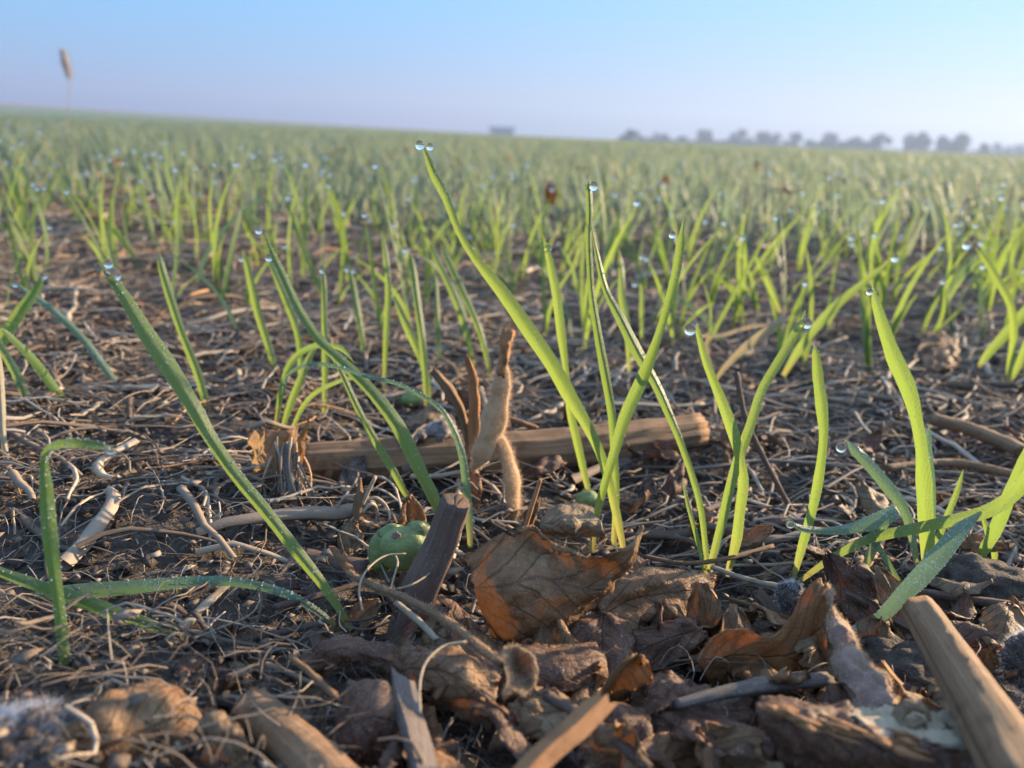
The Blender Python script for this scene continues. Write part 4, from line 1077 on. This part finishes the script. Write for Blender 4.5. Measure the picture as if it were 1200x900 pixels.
leaf('bright orange torn chip at the left end of the furry stem', [[(384, 640, .013), (392, 641, .0135), (402, 650, .013)], [(395, 658, .0135), (404, 659, .014), (414, 668, .013)], [(408, 676, .013), (415, 679, .0135), (420, 684, .012)]], 'leaf_orange', 98, 0, noise=.0005, jag=.0006, nu=14, nv=14, name='wood_chip', cat='wood chip')

# downy mould clumps and mossy clod
def clump(name, label, cat, px, py, rpx, z, mat, hm, n, hl, seed, sq=(1, .8, .6), hw=.00002, lean=.5):
    p = PZ(px, py, z); k = np.linalg.norm(p - CAM) / F * rpx
    root = empty(name, (p[0], p[1], 0), label, cat)
    mb = MB(); v = icos(mb, p, k, seg=40, ring=28, sq=sq, noise=.22, ns=2.2, seed=seed)
    mb.build('soil_core', M[mat], root)
    if n:
        rg = np.random.default_rng(seed); i = rg.integers(0, len(v), n)
        j = np.minimum(i + rg.integers(0, 2, n), len(v) - 1); pts = v[i] + (v[j] - v[i]) * rg.random((n, 1)) + rg.normal(0, k * .02, (n, 3))
        nn = pts - p; nn /= np.linalg.norm(nn, axis=1)[:, None]
        hair_obj('mould_hair', hairs(pts, nn, hl, hw, seed, lean, .35), M[hm], root)['kind'] = 'stuff'
clump('mould_clump', 'white fluffy mould clump in the bottom left corner', 'mould', 10, 898, 66, .015, 'clod', 'hair_white', 16000, .0012, 3, (1, .8, .75))
clump('mould_clump', 'bluish mould tuft in the litter left of the broadest blade', 'mould', 180, 610, 16, .003, 'clod', 'hair_white', 2500, .0008, 5)
clump('mould_clump', 'white bristly mould tuft at the right edge beside the largest stalk', 'mould', 1208, 775, 24, .012, 'clod', 'hair_white', 3500, .0011, 6, (1, .8, 1.3))
clump('mould_clump', 'bluish mouldy patch below the arching dewy blade', 'mould', 100, 745, 24, .003, 'clod', 'hair_white', 3000, .0007, 7, (1.3, .8, .5))
clump('mould_clump', 'pale fuzzy mould spot at the left foot of the orange leaf', 'mould', 925, 700, 16, .006, 'clod', 'hair_white', 2200, .0008, 8, (.8, .8, 1.1))
clump('soil_clod', 'rounded crumbly soil clod on the right behind the largest stalk', 'clod', 1150, 680, 34, .004, 'clod', 'hair_brown', 1500, .0004, 9, (1.3, .9, .6))
clump('soil_clod', 'dark soil lump right of the downy husk', 'clod', 1075, 790, 40, .003, 'clod', 'hair_brown', 0, .0004, 10, (1.2, .9, .6))
clump('soil_clod', 'dark soil lump in front of the wheat seedling with blue-green blades', 'clod', 1035, 765, 30, .003, 'clod', 'hair_brown', 0, .0004, 11, (1.1, .9, .6))
clump('soil_clod', 'dark blue-grey stone-like clod under the folded-over blade', 'clod', 95, 640, 34, .002, 'clod', 'hair_brown', 0, .0004, 12, (1.2, .8, .6))

# a few distinct scraps farther back
for lb, rows, mt in [
    ('orange crumpled scrap lying under the left-edge blades', [[(18, 400, 0.0035), (35, 386, 0.0049), (54, 392, 0.0035)], [(14, 408, 0.0024), (36, 402, 0.0045), (58, 402, 0.0028)], [(20, 416, 0.0003), (38, 414, 0.0007), (56, 412, 0.0003)]], 'leaf_orange'),
    ('orange-brown crumple among litter at right beyond the broad blade', [[(1080, 395, 0.0056), (1100, 388, 0.0077), (1122, 396, 0.0056)], [(1076, 412, 0.0035), (1100, 408, 0.0060), (1126, 412, 0.0038)], [(1082, 432, 0.0003), (1102, 434, 0.0007), (1124, 430, 0.0003)]], 'leaf'),
    ('grey leaf slumped on the stalk behind the broken stubs', [[(470, 520, .016), (495, 495, .018), (530, 482, .018)], [(475, 522, .013), (505, 508, .016), (540, 500, .016)], [(485, 526, .008), (515, 520, .012), (542, 515, .012)]], 'leaf_grey'),
    ('reddish leaf tip upright in the far wheat right of the topmost blade', [[(640, 214, .06), (646, 210, .062), (652, 214, .06)], [(638, 225, .05), (645, 223, .052), (652, 226, .05)], [(638, 240, .03), (645, 240, .03), (651, 240, .03)]], 'leaf_orange'),
]:
    leaf(lb, rows, mt, 110 + len(lb), 0, noise=.0018, jag=.002, nu=24, nv=18)

# ------------------------------------------------------------ repeats in the litter
rng = np.random.default_rng(2024)
random.seed(4)
def in_wedge(rg, d0, d1, half=.74):
    d = math.sqrt(rg.uniform(d0 * d0, d1 * d1)); x = rg.uniform(-half, half) * d * 1.08
    return x, d
def heap(x, y):       # the litter is piled a little higher close to the lens
    return 0.006 * math.exp(-((y - .085) / .028) ** 2) + .002
# prototypes
def proto_scrap(seed, mat):
    rg = np.random.default_rng(seed); mb = MB()
    L, Wd = rg.uniform(.012, .024), rg.uniform(.007, .014)
    cu, cv = rg.uniform(-80, 80), rg.uniform(-200, 200)
    G = []
    for v_ in np.linspace(-.5, .5, 5):
        row = []
        for u_ in np.linspace(-.5, .5, 6):
            w = (1 - (abs(u_) * 2) ** 2.2 * .85)
            x = u_ * L; y = v_ * Wd * w
            row.append((x, y, .003 + cu * x * x * .5 + cv * y * y * .5 + rg.normal(0, .0007)))
        G.append(row)
    patch(mb, G, 22, 16, .0007, 420, .0022, seed, .00015)
    return mb.build('dry_leaf_scrap', M[mat])
def proto_straw(seed, mat):
    rg = np.random.default_rng(seed); mb = MB(); L = rg.uniform(.018, .05); r_ = rg.uniform(.0004, .0011)
    P = [(-L / 2, 0, 0), (-L / 6, rg.normal(0, .0016), rg.normal(0, .0008)), (L / 6, rg.normal(0, .0016), rg.normal(0, .0008)), (L / 2, rg.normal(0, .002), rg.normal(0, .001))]
    tube(mb, P, [r_, r_ * .95, r_ * .9, r_ * .8], 10, 20, rg.uniform(.35, .9), .12, .25, seed, 0, rg.random(), .0012)
    return mb.build('straw', M[mat])
def proto_chip(seed, mat):
    rg = np.random.default_rng(seed); mb = MB(); chip_geo(mb, rg.uniform(.010, .024), rg.uniform(.0022, .0045), rg.uniform(.0008, .002), seed)
    return mb.build('wood_chip', M[mat], smooth=False)
scr = [proto_scrap(200 + i, m) for i, m in enumerate(['leaf_dark', 'leaf', 'leaf_grey', 'leaf_dark', 'leaf_tan', 'leaf', 'leaf_dark'])]
stw = [proto_straw(300 + i, m) for i, m in enumerate(['pale', 'grey', 'stalk', 'dark', 'pale', 'grey', 'grey', 'stalk'])]
chp = [proto_chip(400 + i, m) for i, m in enumerate(['dark', 'grey', 'stalk', 'dark', 'orange'])]
def scatter(protos, n, d0, d1, label, cat, group, tilt, zr, sc=(.8, 1.3), ok=None):
    k = 0; tries = 0
    while k < n and tries < n * 30:
        tries += 1
        x, y = in_wedge(rng, d0, d1)
        if ok and not ok(x, y): continue
        pr = protos[k] if k < len(protos) else protos[int(rng.integers(len(protos)))]
        o = pr if k < len(protos) else copy_tree(pr)
        s = rng.uniform(*sc) * (.62 if cat == 'straw' and y < .27 else 1); o.scale = (s, s, s)
        o.rotation_euler = (rng.normal(0, tilt), rng.normal(0, tilt), rng.uniform(0, 6.28))
        o.location = (x, y, heap(x, y) + rng.uniform(*zr))
        tag(o, label, cat, group); k += 1
scatter(scr, 150, .085, .30, 'small crumpled dry leaf scrap lying in the litter close to the lens', 'dry leaf', 'dry leaf scraps in the litter', .6, (-.002, .003), (.6, 1.05))
scatter([proto_scrap(230 + i, m) for i, m in enumerate(['leaf', 'leaf_dark', 'leaf', 'leaf_tan', 'leaf_dark'])], 75, .085, .152, 'larger curled brown leaf piece overlapping others in the pile at the bottom', 'dry leaf', 'curled leaf pieces in the foreground pile', .5, (-.001, .005), (.9, 1.35), lambda x, y: not (-.115 < x < -.02 and y > .118))
scatter(chp, 80, .085, .20, 'splintered wood chip lying loose in the foreground litter', 'wood chip', 'wood chips in the foreground litter', .35, (-.001, .003), (.5, .95))
scatter(stw, 260, .09, .75, 'dry straw piece lying in the litter between the seedlings', 'straw', 'loose straw pieces in the litter', .14, (0, .005))

def fibre_field(n, d0, d1, L, rad, seed, zt, name, label, curl=1.0, dark=0.0, zb=0.0):
    rg = np.random.default_rng(seed)
    d = np.sqrt(rg.uniform(d0 ** 2, d1 ** 2, n)); x = rg.uniform(-.8, .8, n) * d * 1.08; y = d
    K = 7
    hd = rg.normal(0.15, .6, n); hd = np.where(rg.random(n) < .3, rg.uniform(0, 6.28, n), hd)
    l = L * rg.uniform(.3, 1.4, n) / (K - 1)
    bend = rg.normal(0, .22 * curl, n); jit = rg.normal(0, .12 * curl, (n, K))
    ang = hd[:, None] + np.cumsum(bend[:, None] + jit, axis=1)
    X = x[:, None] + np.cumsum(np.cos(ang) * l[:, None], 1); Y = y[:, None] + np.cumsum(np.sin(ang) * l[:, None], 1)
    hp = .006 * np.exp(-((Y - .085) / .028) ** 2)
    arch = np.sin(np.linspace(0, math.pi, K))[None] * rg.uniform(0, .004, n)[:, None] * curl
    Z = zb + rg.uniform(0, zt, n)[:, None] + hp + arch + terr(X, Y) + np.cumsum(rg.normal(0, .0007, (n, K)), 1)
    C = np.stack([X, Y, Z], -1)
    T = np.gradient(C, axis=1); T /= np.linalg.norm(T, axis=2)[..., None]
    N = np.cross(T, (0, 0, 1.0)); N /= (np.linalg.norm(N, axis=2)[..., None] + 1e-9); Bn = np.cross(T, N)
    r_ = (rad * rg.lognormal(0, .55, n))[:, None] * np.linspace(1, .55, K)[None]
    sd = 4; fl = rg.uniform(.3, 1, n)[:, None, None]
    rings = []
    for j in range(sd):
        a = j / sd * 2 * math.pi
        rings.append(C + N * (math.cos(a) * r_)[..., None] + Bn * (math.sin(a) * r_)[..., None] * fl)
    v = np.stack(rings, 2)                                   # n,K,sd,3
    base = (np.arange(n) * K * sd)[:, None, None]
    i = np.arange(K - 1)[None, :, None]; j = np.arange(sd)[None, None, :]; jn = (j + 1) % sd
    f = np.stack([base + i * sd + j, base + i * sd + jn, base + (i + 1) * sd + jn, base + (i + 1) * sd + j], -1).reshape(-1, 4)
    rr = np.repeat(np.clip(rg.beta(1.7, 2.0, n) - dark + (rg.random(n) < .03) * .5, 0, 1), K * sd)
    uv = np.zeros((n, K, sd, 2)); uv[..., 1] = np.arange(K)[None, :, None] / K; uv[..., 0] = np.arange(sd)[None, None] / sd
    o = mesh_obj(name, v.reshape(-1, 3), f, uv.reshape(-1, 2), rr, M['fibre'])
    tag(o, label, None, None, 'stuff'); return o
fibre_field(2600, .085, .22, .012, .00012, 1, .0015, 'plant_litter', 'fine brown rootlets and fibres matted over the near ground', .8, .12)
fibre_field(12000, .185, .8, .032, .00038, 2, .005, 'plant_litter', 'tangled grey-brown straw fibres covering the ground between seedlings', .7)
fibre_field(9000, .32, 1.35, .045, .00065, 12, .006, 'plant_litter', 'pale broken straw matted between the field seedlings', .6, -.10)
fibre_field(12000, .6, 3.2, .055, .0010, 3, .012, 'plant_litter', 'dry straw litter covering the ground farther out', .9, -.14)

fibre_field(320, .078, .140, .016, .00012, 9, .004, 'plant_litter', 'thin rootlets and threads strewn over the leaves closest to the lens', 1.0, .05, .006)
fibre_field(260, .085, .30, .03, .0008, 10, .006, 'plant_litter', 'flat broken straw shreds mixed through the near litter', .4, .1, .001)
# flat chaff flakes and crumbs on the ground
def crumbs(n, d0, d1, size, seed, mat, name, label, zt=.004, flat=1.0):
    rg = np.random.default_rng(seed)
    d = np.sqrt(rg.uniform(d0 ** 2, d1 ** 2, n)); x = rg.uniform(-.8, .8, n) * d * 1.08; y = d
    oc = np.array([(1, 0, 0), (-1, 0, 0), (0, 1, 0), (0, -1, 0), (0, 0, 1), (0, 0, -1), ]) * 1.0
    fs = np.array([(0, 2, 4), (2, 1, 4), (1, 3, 4), (3, 0, 4), (2, 0, 5), (1, 2, 5), (3, 1, 5), (0, 3, 5)])
    s = size * np.minimum(rg.lognormal(0, .6, n), 2.2)[:, None, None]
    v = oc[None] * rg.uniform(.5, 1.3, (n, 6, 1)) * s * np.array([1, rg.uniform(.6, 1), flat])
    a = rg.uniform(0, 6.28, n); ca, sa = np.cos(a)[:, None], np.sin(a)[:, None]
    vx = v[..., 0] * ca - v[..., 1] * sa; vy = v[..., 0] * sa + v[..., 1] * ca
    t = rg.normal(0, .4, n)[:, None]
    vz = v[..., 2] * np.cos(t) + vx * np.sin(t)
    hp = .006 * np.exp(-((y - .085) / .028) ** 2)
    z = terr(x, y) + hp + rg.uniform(-.001, zt, n)
    P = np.stack([vx + x[:, None], vy + y[:, None], vz + z[:, None]], -1).reshape(-1, 3)
    f = ((np.arange(n) * 6)[:, None, None] + fs[None]).reshape(-1, 3)
    o = mesh_obj(name, P, f, P[:, :2] * 40, np.repeat(rg.beta(1.6, 2.2, n) * .62, 6), M[mat], smooth=False)
    tag(o, label, None, None, 'stuff')
crumbs(9000, .085, .40, .0012, 5, 'clod', 'soil_crumbs', 'loose dark soil crumbs on the near ground', .003, .8)
crumbs(7000, .3, 1.6, .0034, 6, 'clod', 'soil_crumbs', 'soil crumbs and small clods farther out', .003, .7)
crumbs(4000, .085, .40, .0013, 7, 'fibre', 'leaf_crumbs', 'broken flakes of dead leaf in the near litter', .007, .12)
crumbs(6000, .35, 2.5, .0036, 8, 'fibre', 'leaf_crumbs', 'broken flakes of dead leaf among the farther seedlings', .006, .15)

# soil heap under the near litter
def near_heap():
    n = 140; xs = np.linspace(-.16, .16, n); ys = np.linspace(.055, .17, 70)
    X, Y = np.meshgrid(xs, ys); Z = .0055 * np.exp(-((Y - .085) / .028) ** 2) - .0035 + .0016 * fbm(np.stack([X * 120, Y * 120, X * 0], -1), 4)
    v = np.stack([X, Y, Z], -1).reshape(-1, 3); idx = np.arange(v.shape[0]).reshape(70, n)
    q = np.stack([idx[:-1, :-1], idx[:-1, 1:], idx[1:, 1:], idx[1:, :-1]], -1).reshape(-1, 4)
    tag(mesh_obj('soil_mound', v, q, v[:, :2], np.full(len(v), .5), M['clod']), 'low mound of dark soil under the near litter', None, None, 'structure')
near_heap()

# ------------------------------------------------------------ mid-field wheat: individuals
def strip_blades(mb, specs, mat=0):
    for (bx, by_, az, L, w, bend, rnd) in specs:
        n = 10; s = np.linspace(0, 1, n)
        out = bend * s ** 2 * L; h = L * (s - .18 * abs(bend) * s ** 3)
        dx, dy = math.cos(az), math.sin(az)
        C = np.stack([bx + dx * out, by_ + dy * out, h], -1)
        ta = az + math.pi / 2 + rnd * 1.5
        prof = np.clip(np.minimum(.35 + s * 3.2, (1 - s) * 3.4), .04, 1) * w / 2
        sx, sy = math.cos(ta), math.sin(ta)
        rows = []
        for i in range(n):
            for a in (-1, 0, 1):
                rows.append(C[i] + V((sx, sy, 0)) * prof[i] * a + V((dx, dy, 0)) * (prof[i] * .35 if a == 0 else 0))
        fs = [(i * 3 + j, i * 3 + j + 1, i * 3 + j + 4, i * 3 + j + 3) for i in range(n - 1) for j in (0, 1)]
        mb.add(rows, fs, [((a + 1) / 2, s[i]) for i in range(n) for a in (-1, 0, 1)], mat, rnd)
PROT = []
GL = 'small dew-tipped wheat seedling growing in the field beyond the foreground plants'
for i in range(10):
    rg = np.random.default_rng(900 + i)
    root = empty('wheat_seedling', (0, 0, 0), GL, 'seedling', 'wheat seedlings in the field behind')
    nb = [2, 2, 3, 1, 3, 2, 2, 3, 1, 2][i]; tips = []
    for b_ in range(nb):
        L = rg.uniform(.050, .090) * (1 if b_ == 0 else rg.uniform(.55, .95)); az = rg.uniform(0, 6.28); bend = rg.uniform(.05, .6)
        mb = MB(); strip_blades(mb, [(rg.normal(0, .001), rg.normal(0, .001), az, L, rg.uniform(.0022, .0034), bend, rg.random())])
        mb.build('blade', M['blade'] if rg.random() < .85 else M['bluish'], root)
        tips.append((math.cos(az) * bend * L, math.sin(az) * bend * L, L * (1 - .18 * bend)))
    PROT.append((root, tips))
dr_proto = None; nd = 0; k = 0
used = []
lim = []
rg = np.random.default_rng(77)
# keep-out: the photo's bare patch in front (y < .36) belongs to the traced plants
tries = 0
while k < 270 and tries < 20000:
    tries += 1
    x, y = in_wedge(rg, .37, .83, .72)
    if y < .42 and rg.random() < .5: continue
    if any((x - a) ** 2 + (y - b) ** 2 < .010 ** 2 for a, b in used): continue
    used.append((x, y))
    pr, tips = PROT[k % 10]
    o = pr if k < 10 else copy_tree(pr)
    rz = rg.uniform(-.5, .5) if rg.random() < .6 else rg.uniform(0, 6.28); s = rg.uniform(.75, 1.18)
    o.location = (x, y, float(terr(x, y)) - .002); o.rotation_euler = (rg.normal(0, .12), rg.normal(-.10, .20), rz); o.scale = (s, s, s)
    k += 1
    if nd < 150 and rg.random() < .62:
        m_ = o.rotation_euler.to_matrix(); t = m_ @ (Vector(tips[0]) * s) + Vector(o.location)
        if dr_proto is None:
            dr_proto = water_drop('tiny dewdrop on a small wheat seedling in the field behind', t, .0014, 'dewdrops on the field seedlings'); d_ = dr_proto
        else: d_ = dr_proto.copy(); S.collection.objects.link(d_); d_.location = t
        q_ = rg.uniform(.7, 1.25); d_.scale = (q_, q_, q_); nd += 1

# far wheat: nobody could count it
def far_wheat(n, d0, d1, nb, L0, L1, w, K, seed, name, label, power=2.0):
    rg = np.random.default_rng(seed)
    u = rg.random(n); d = (d0 ** power + u * (d1 ** power - d0 ** power)) ** (1 / power)
    x = rg.uniform(-.86, .86, n) * d; y = d
    x = np.repeat(x, nb); y = np.repeat(y, nb); N_ = n * nb
    L = rg.uniform(L0, L1, N_) * np.where(rg.random(N_) < .15, 1.2, 1); az = rg.uniform(0, 6.28, N_); bend = rg.uniform(.0, .65, N_); lx = rg.normal(-.12, .2, N_)
    s = np.linspace(0, 1, K)
    out = bend[:, None] * s[None] ** 2 * L[:, None]
    hz = L[:, None] * (s[None] - .18 * bend[:, None] * s[None] ** 3)
    C = np.stack([x[:, None] + np.cos(az)[:, None] * out + lx[:, None] * hz, y[:, None] + np.sin(az)[:, None] * out, terr(x, y)[:, None] + hz - .002], -1)
    ta = rg.uniform(-.9, .9, N_); sdv = np.stack([np.cos(ta), np.sin(ta), ta * 0], -1)[:, None, :]
    ww = (w * rg.uniform(.7, 1.3, N_) / 2)[:, None] * np.clip(np.minimum(.4 + s * 3, (1 - s) * 3), .05, 1)[None]
    v = np.stack([C - sdv * ww[..., None], C + sdv * ww[..., None]], 2)     # N,K,2,3
    base = (np.arange(N_) * K * 2)[:, None]; i = np.arange(K - 1)[None]
    f = np.stack([base + i * 2, base + i * 2 + 1, base + i * 2 + 3, base + i * 2 + 2], -1).reshape(-1, 4)
    uv = np.zeros((N_, K, 2, 2)); uv[..., 0] = np.array([0, 1])[None, None]; uv[..., 1] = s[None, :, None]
    o = mesh_obj(name, v.reshape(-1, 3), f, uv.reshape(-1, 2), np.repeat(rg.beta(2, 2, N_), K * 2), M['far'])
    tag(o, label, None, None, 'stuff')
    return C[::nb, -1]
tp = far_wheat(7000, .80, 4.0, 3, .04, .085, .0030, 6, 31, 'wheat', 'dense young wheat covering the middle of the field', 1.9)
far_wheat(14000, 3.8, 16, 3, .045, .085, .0065, 4, 32, 'wheat', 'young wheat far out in the field', 1.7)
far_wheat(24000, 15, 70, 2, .05, .085, .022, 3, 33, 'wheat', 'green haze of young wheat near the horizon', 1.4)

# dew on the far wheat
def far_drops(pts, seed):
    rg = np.random.default_rng(seed); mb = MB()
    for p in pts: bead(mb, p, rg.uniform(.0013, .0028), 0)
    tag(mb.build('dewdrops', M['water']), 'countless dewdrops glinting on the wheat of the middle field', None, None, 'stuff')
sel = np.random.default_rng(2).choice(len(tp), 1700, replace=False)
far_drops(tp[sel], 8)

# dead leaf bits standing in the mid field
sc2 = [proto_scrap(500 + i, m) for i, m in enumerate(['leaf_orange', 'leaf', 'leaf_tan'])]
kk = 0
for i in range(70):
    x, y = in_wedge(rng, .42, 2.6)
    o = sc2[i] if i < 3 else copy_tree(sc2[i % 3])
    s = rng.uniform(.7, 1.5) * (1 if y < 1 else 1.4); o.scale = (s, s, s); o.rotation_euler = (rng.normal(0, .9), rng.normal(0, .9), rng.uniform(0, 6.28))
    o.location = (x, y, rng.uniform(.005, .016) if y < 1 else rng.uniform(.02, .05))
    tag(o, 'orange-brown leaf fragment caught among the field seedlings', 'dry leaf', 'leaf fragments among the field seedlings')

# ------------------------------------------------------------ horizon things
def tree(px, w, h, D, seed, label, tall=False):
    """px, w, h in photo pixels; D metres"""
    rg = np.random.default_rng(seed)
    d = ray(px, 170); base = CAM + d * (D / d[1]); bx, by_ = base[0], base[1]; bz = float(terr(bx, by_)) - .2
    m_ = D / F; W_ = w * m_; H_ = h * m_ + .6
    root = empty('tree', (bx, by_, bz), label, 'tree', None)
    mb = MB(); tube(mb, [(bx, by_, bz), (bx + .1, by_, bz + H_ * .3), (bx, by_, bz + H_ * .6)], [.05 * H_, .035 * H_, .015 * H_], 8, 10)
    for a in np.arange(5) / 5 * 6.28:
        tube(mb, [(bx, by_, bz + H_ * .22), (bx + math.cos(a) * W_ * .2, by_ + math.sin(a) * W_ * .2, bz + H_ * .5)], [.02 * H_, .006 * H_], 5, 5)
    mb.build('trunk', M['trunk'], root)
    n = 2600
    nl = 9; cl = np.stack([rg.normal(0, .26, nl) * W_, rg.normal(0, .26, nl) * W_, rg.uniform(.12, .78, nl) * H_], -1)
    cr = rg.uniform(.16, .26, nl) * min(W_, H_ * 1.3)
    ci = rg.integers(0, nl, n); dv = rg.normal(0, 1, (n, 3)); dv /= np.linalg.norm(dv, axis=1)[:, None]
    p = cl[ci] + dv * (cr[ci] * rg.uniform(.5, 1.08, n))[:, None]
    p[:, 2] = np.maximum(p[:, 2], .02 * H_); p += (bx, by_, bz)
    a = rg.normal(0, 1, (n, 3)); a /= np.linalg.norm(a, axis=1)[:, None]; b = np.cross(a, rg.normal(0, 1, (n, 3))); b /= np.linalg.norm(b, axis=1)[:, None]
    s = .045 * H_ * rg.uniform(.6, 1.3, n)[:, None]
    v = np.stack([p - a * s, p + b * s, p + a * s, p - b * s], 1).reshape(-1, 3)
    mesh_obj('crown', v, np.arange(n * 4).reshape(-1, 4), np.zeros((n * 4, 2)), np.repeat(rg.random(n), 4), M['tree'], None, root)
TR = [(740, 22, 9, 'low round bush, leftmost on the right half of the horizon'), (776, 18, 8, 'low bush second from left in the horizon tree row'),
      (798, 10, 6, 'smallest bush in the horizon tree row'), (830, 24, 13, 'round dark tree third sizeable from the left on the horizon'), (866, 25, 13, 'round dark tree between two similar ones mid-way along the horizon row'),
      (900, 24, 13, 'round dark tree at left of the paler pair on the horizon'), (926, 18, 13, 'thin pale tree on the horizon beside a round one'), (952, 20, 9, 'faint low tree on the horizon left of the airy one'), (972, 20, 14, 'airy pale tree mid right on the horizon'),
      (998, 26, 10, 'low wide tree on the horizon before the taller round one'), (1023, 26, 17, 'tall round tree on the horizon left of the widest one'), (1075, 34, 18, 'wide round tree on the horizon left of the tallest'), (1118, 38, 26, 'tallest tree on the horizon with a peaked crown'),
      (1154, 14, 9, 'small faint bush right of the tallest horizon tree'), (1178, 26, 10, 'low wide bush near the right end of the horizon'), (1203, 14, 16, 'tree cut by the right edge on the horizon')]
for i, (px, w, h, lb) in enumerate(TR): tree(px, w, h * 1.0, 112 + (i * 37 % 40), 600 + i, lb)
def barn():
    D = 130; d = ray(588, 155); p = CAM + d * (D / d[1]); m_ = D / F; z = float(terr(p[0], p[1])) - .55
    root = empty('barn', (p[0], p[1], z), 'small dark blue-grey barn alone on the horizon left of the tree row', 'barn')
    w, h, dp = 25 * m_, 5 * m_ + .35, 4
    x0, x1, y0, y1 = p[0] - w / 2, p[0] + w / 2, p[1], p[1] + dp
    mb = MB(); vs = [(x0, y0, z), (x1, y0, z), (x1, y1, z), (x0, y1, z), (x0, y0, z + h), (x1, y0, z + h), (x1, y1, z + h), (x0, y1, z + h)]
    mb.add(vs, [(0, 1, 5, 4), (1, 2, 6, 5), (2, 3, 7, 6), (3, 0, 4, 7)], [(0, 0)] * 8); mb.build('wall', M['barn'], root, smooth=False)
    ym = (y0 + y1) / 2; e_ = .3
    mb = MB(); vs = [(x0 - e_, y0 - e_, z + h), (x1 + e_, y0 - e_, z + h), (x1 + e_, y1 + e_, z + h), (x0 - e_, y1 + e_, z + h), (x0 - e_, ym, z + h + .7), (x1 + e_, ym, z + h + .7)]
    mb.add(vs, [(0, 1, 5, 4), (2, 3, 4, 5), (0, 4, 3), (1, 2, 5), (3, 2, 1, 0)], [(0, 0)] * 6); mb.build('roof', M['roof'], root, smooth=False)
    mb = MB(); dx = w * .12; vs = [(p[0] - dx, y0 - .05, z), (p[0] + dx, y0 - .05, z), (p[0] + dx, y0 - .05, z + h * .7), (p[0] - dx, y0 - .05, z + h * .7)]
    mb.add(vs, [(0, 1, 2, 3)], [(0, 0)] * 4); mb.build('door', M['roof'], root, smooth=False)
barn()
def hedge():
    rg = np.random.default_rng(44); D = 128; n = 7000
    px = rg.uniform(725, 1230, n); prof = 3.2 + 2.6 * fbm(np.stack([px * .035, px * 0, px * 0], -1), 3)
    d = fw[None] + rt[None] * ((px - 600) / F)[:, None] - up[None] * ((170 - 450) / F)
    p = CAM + d * (D / d[:, 1])[:, None]; p[:, 2] = terr(p[:, 0], p[:, 1]) - .1 + rg.random(n) ** .8 * np.maximum(prof, 1.2) * D / F; p[:, 1] += rg.uniform(0, 2.5, n)
    a = rg.normal(0, 1, (n, 3)); a /= np.linalg.norm(a, axis=1)[:, None]; b = np.cross(a, rg.normal(0, 1, (n, 3))); b /= np.linalg.norm(b, axis=1)[:, None]
    s_ = .14 * rg.uniform(.6, 1.4, n)[:, None]
    v = np.stack([p - a * s_, p + b * s_, p + a * s_, p - b * s_], 1).reshape(-1, 3)
    o = mesh_obj('hedgerow', v, np.arange(n * 4).reshape(-1, 4), np.zeros((n * 4, 2)), np.repeat(rg.random(n), 4), M['tree'])
    tag(o, 'low faint hedgerow joining the trees along the right half of the horizon', 'hedgerow')
hedge()

# foxtail grass standing tall at left
def foxtail():
    D = 1.9; b = PY(92, 330, D); b[2] = 0
    top = PY(73, 57, D); neck = PY(82, 92, D)
    root = empty('foxtail_grass', (b[0], b[1], 0), 'tall blurred foxtail grass head against the sky at upper left', 'grass stalk')
    mb = MB(); tube(mb, [b, (b + neck) / 2 + V((.004, 0, 0)), neck], [.0016, .0013, .0011], 7, 20); mb.build('stem', M['foxtail'], root)
    mb = MB(); rg_ = tube(mb, [neck, (neck + top) / 2, top], [.004, .007, .004], 12, 20, 1, .15); mb.build('seed_head', M['foxtail'], root)
    p, nn = sample_ring(rg_[0], rg_[4], 1200, 3); hair_obj('bristle', hairs(p, nn, .007, .00012, 4, .4, .2, (0, 0, .5)), M['hair_brown'], root)['kind'] = 'stuff'
foxtail()
S.cycles.volume_step_rate = 1.0
print('objects', len(bpy.data.objects))
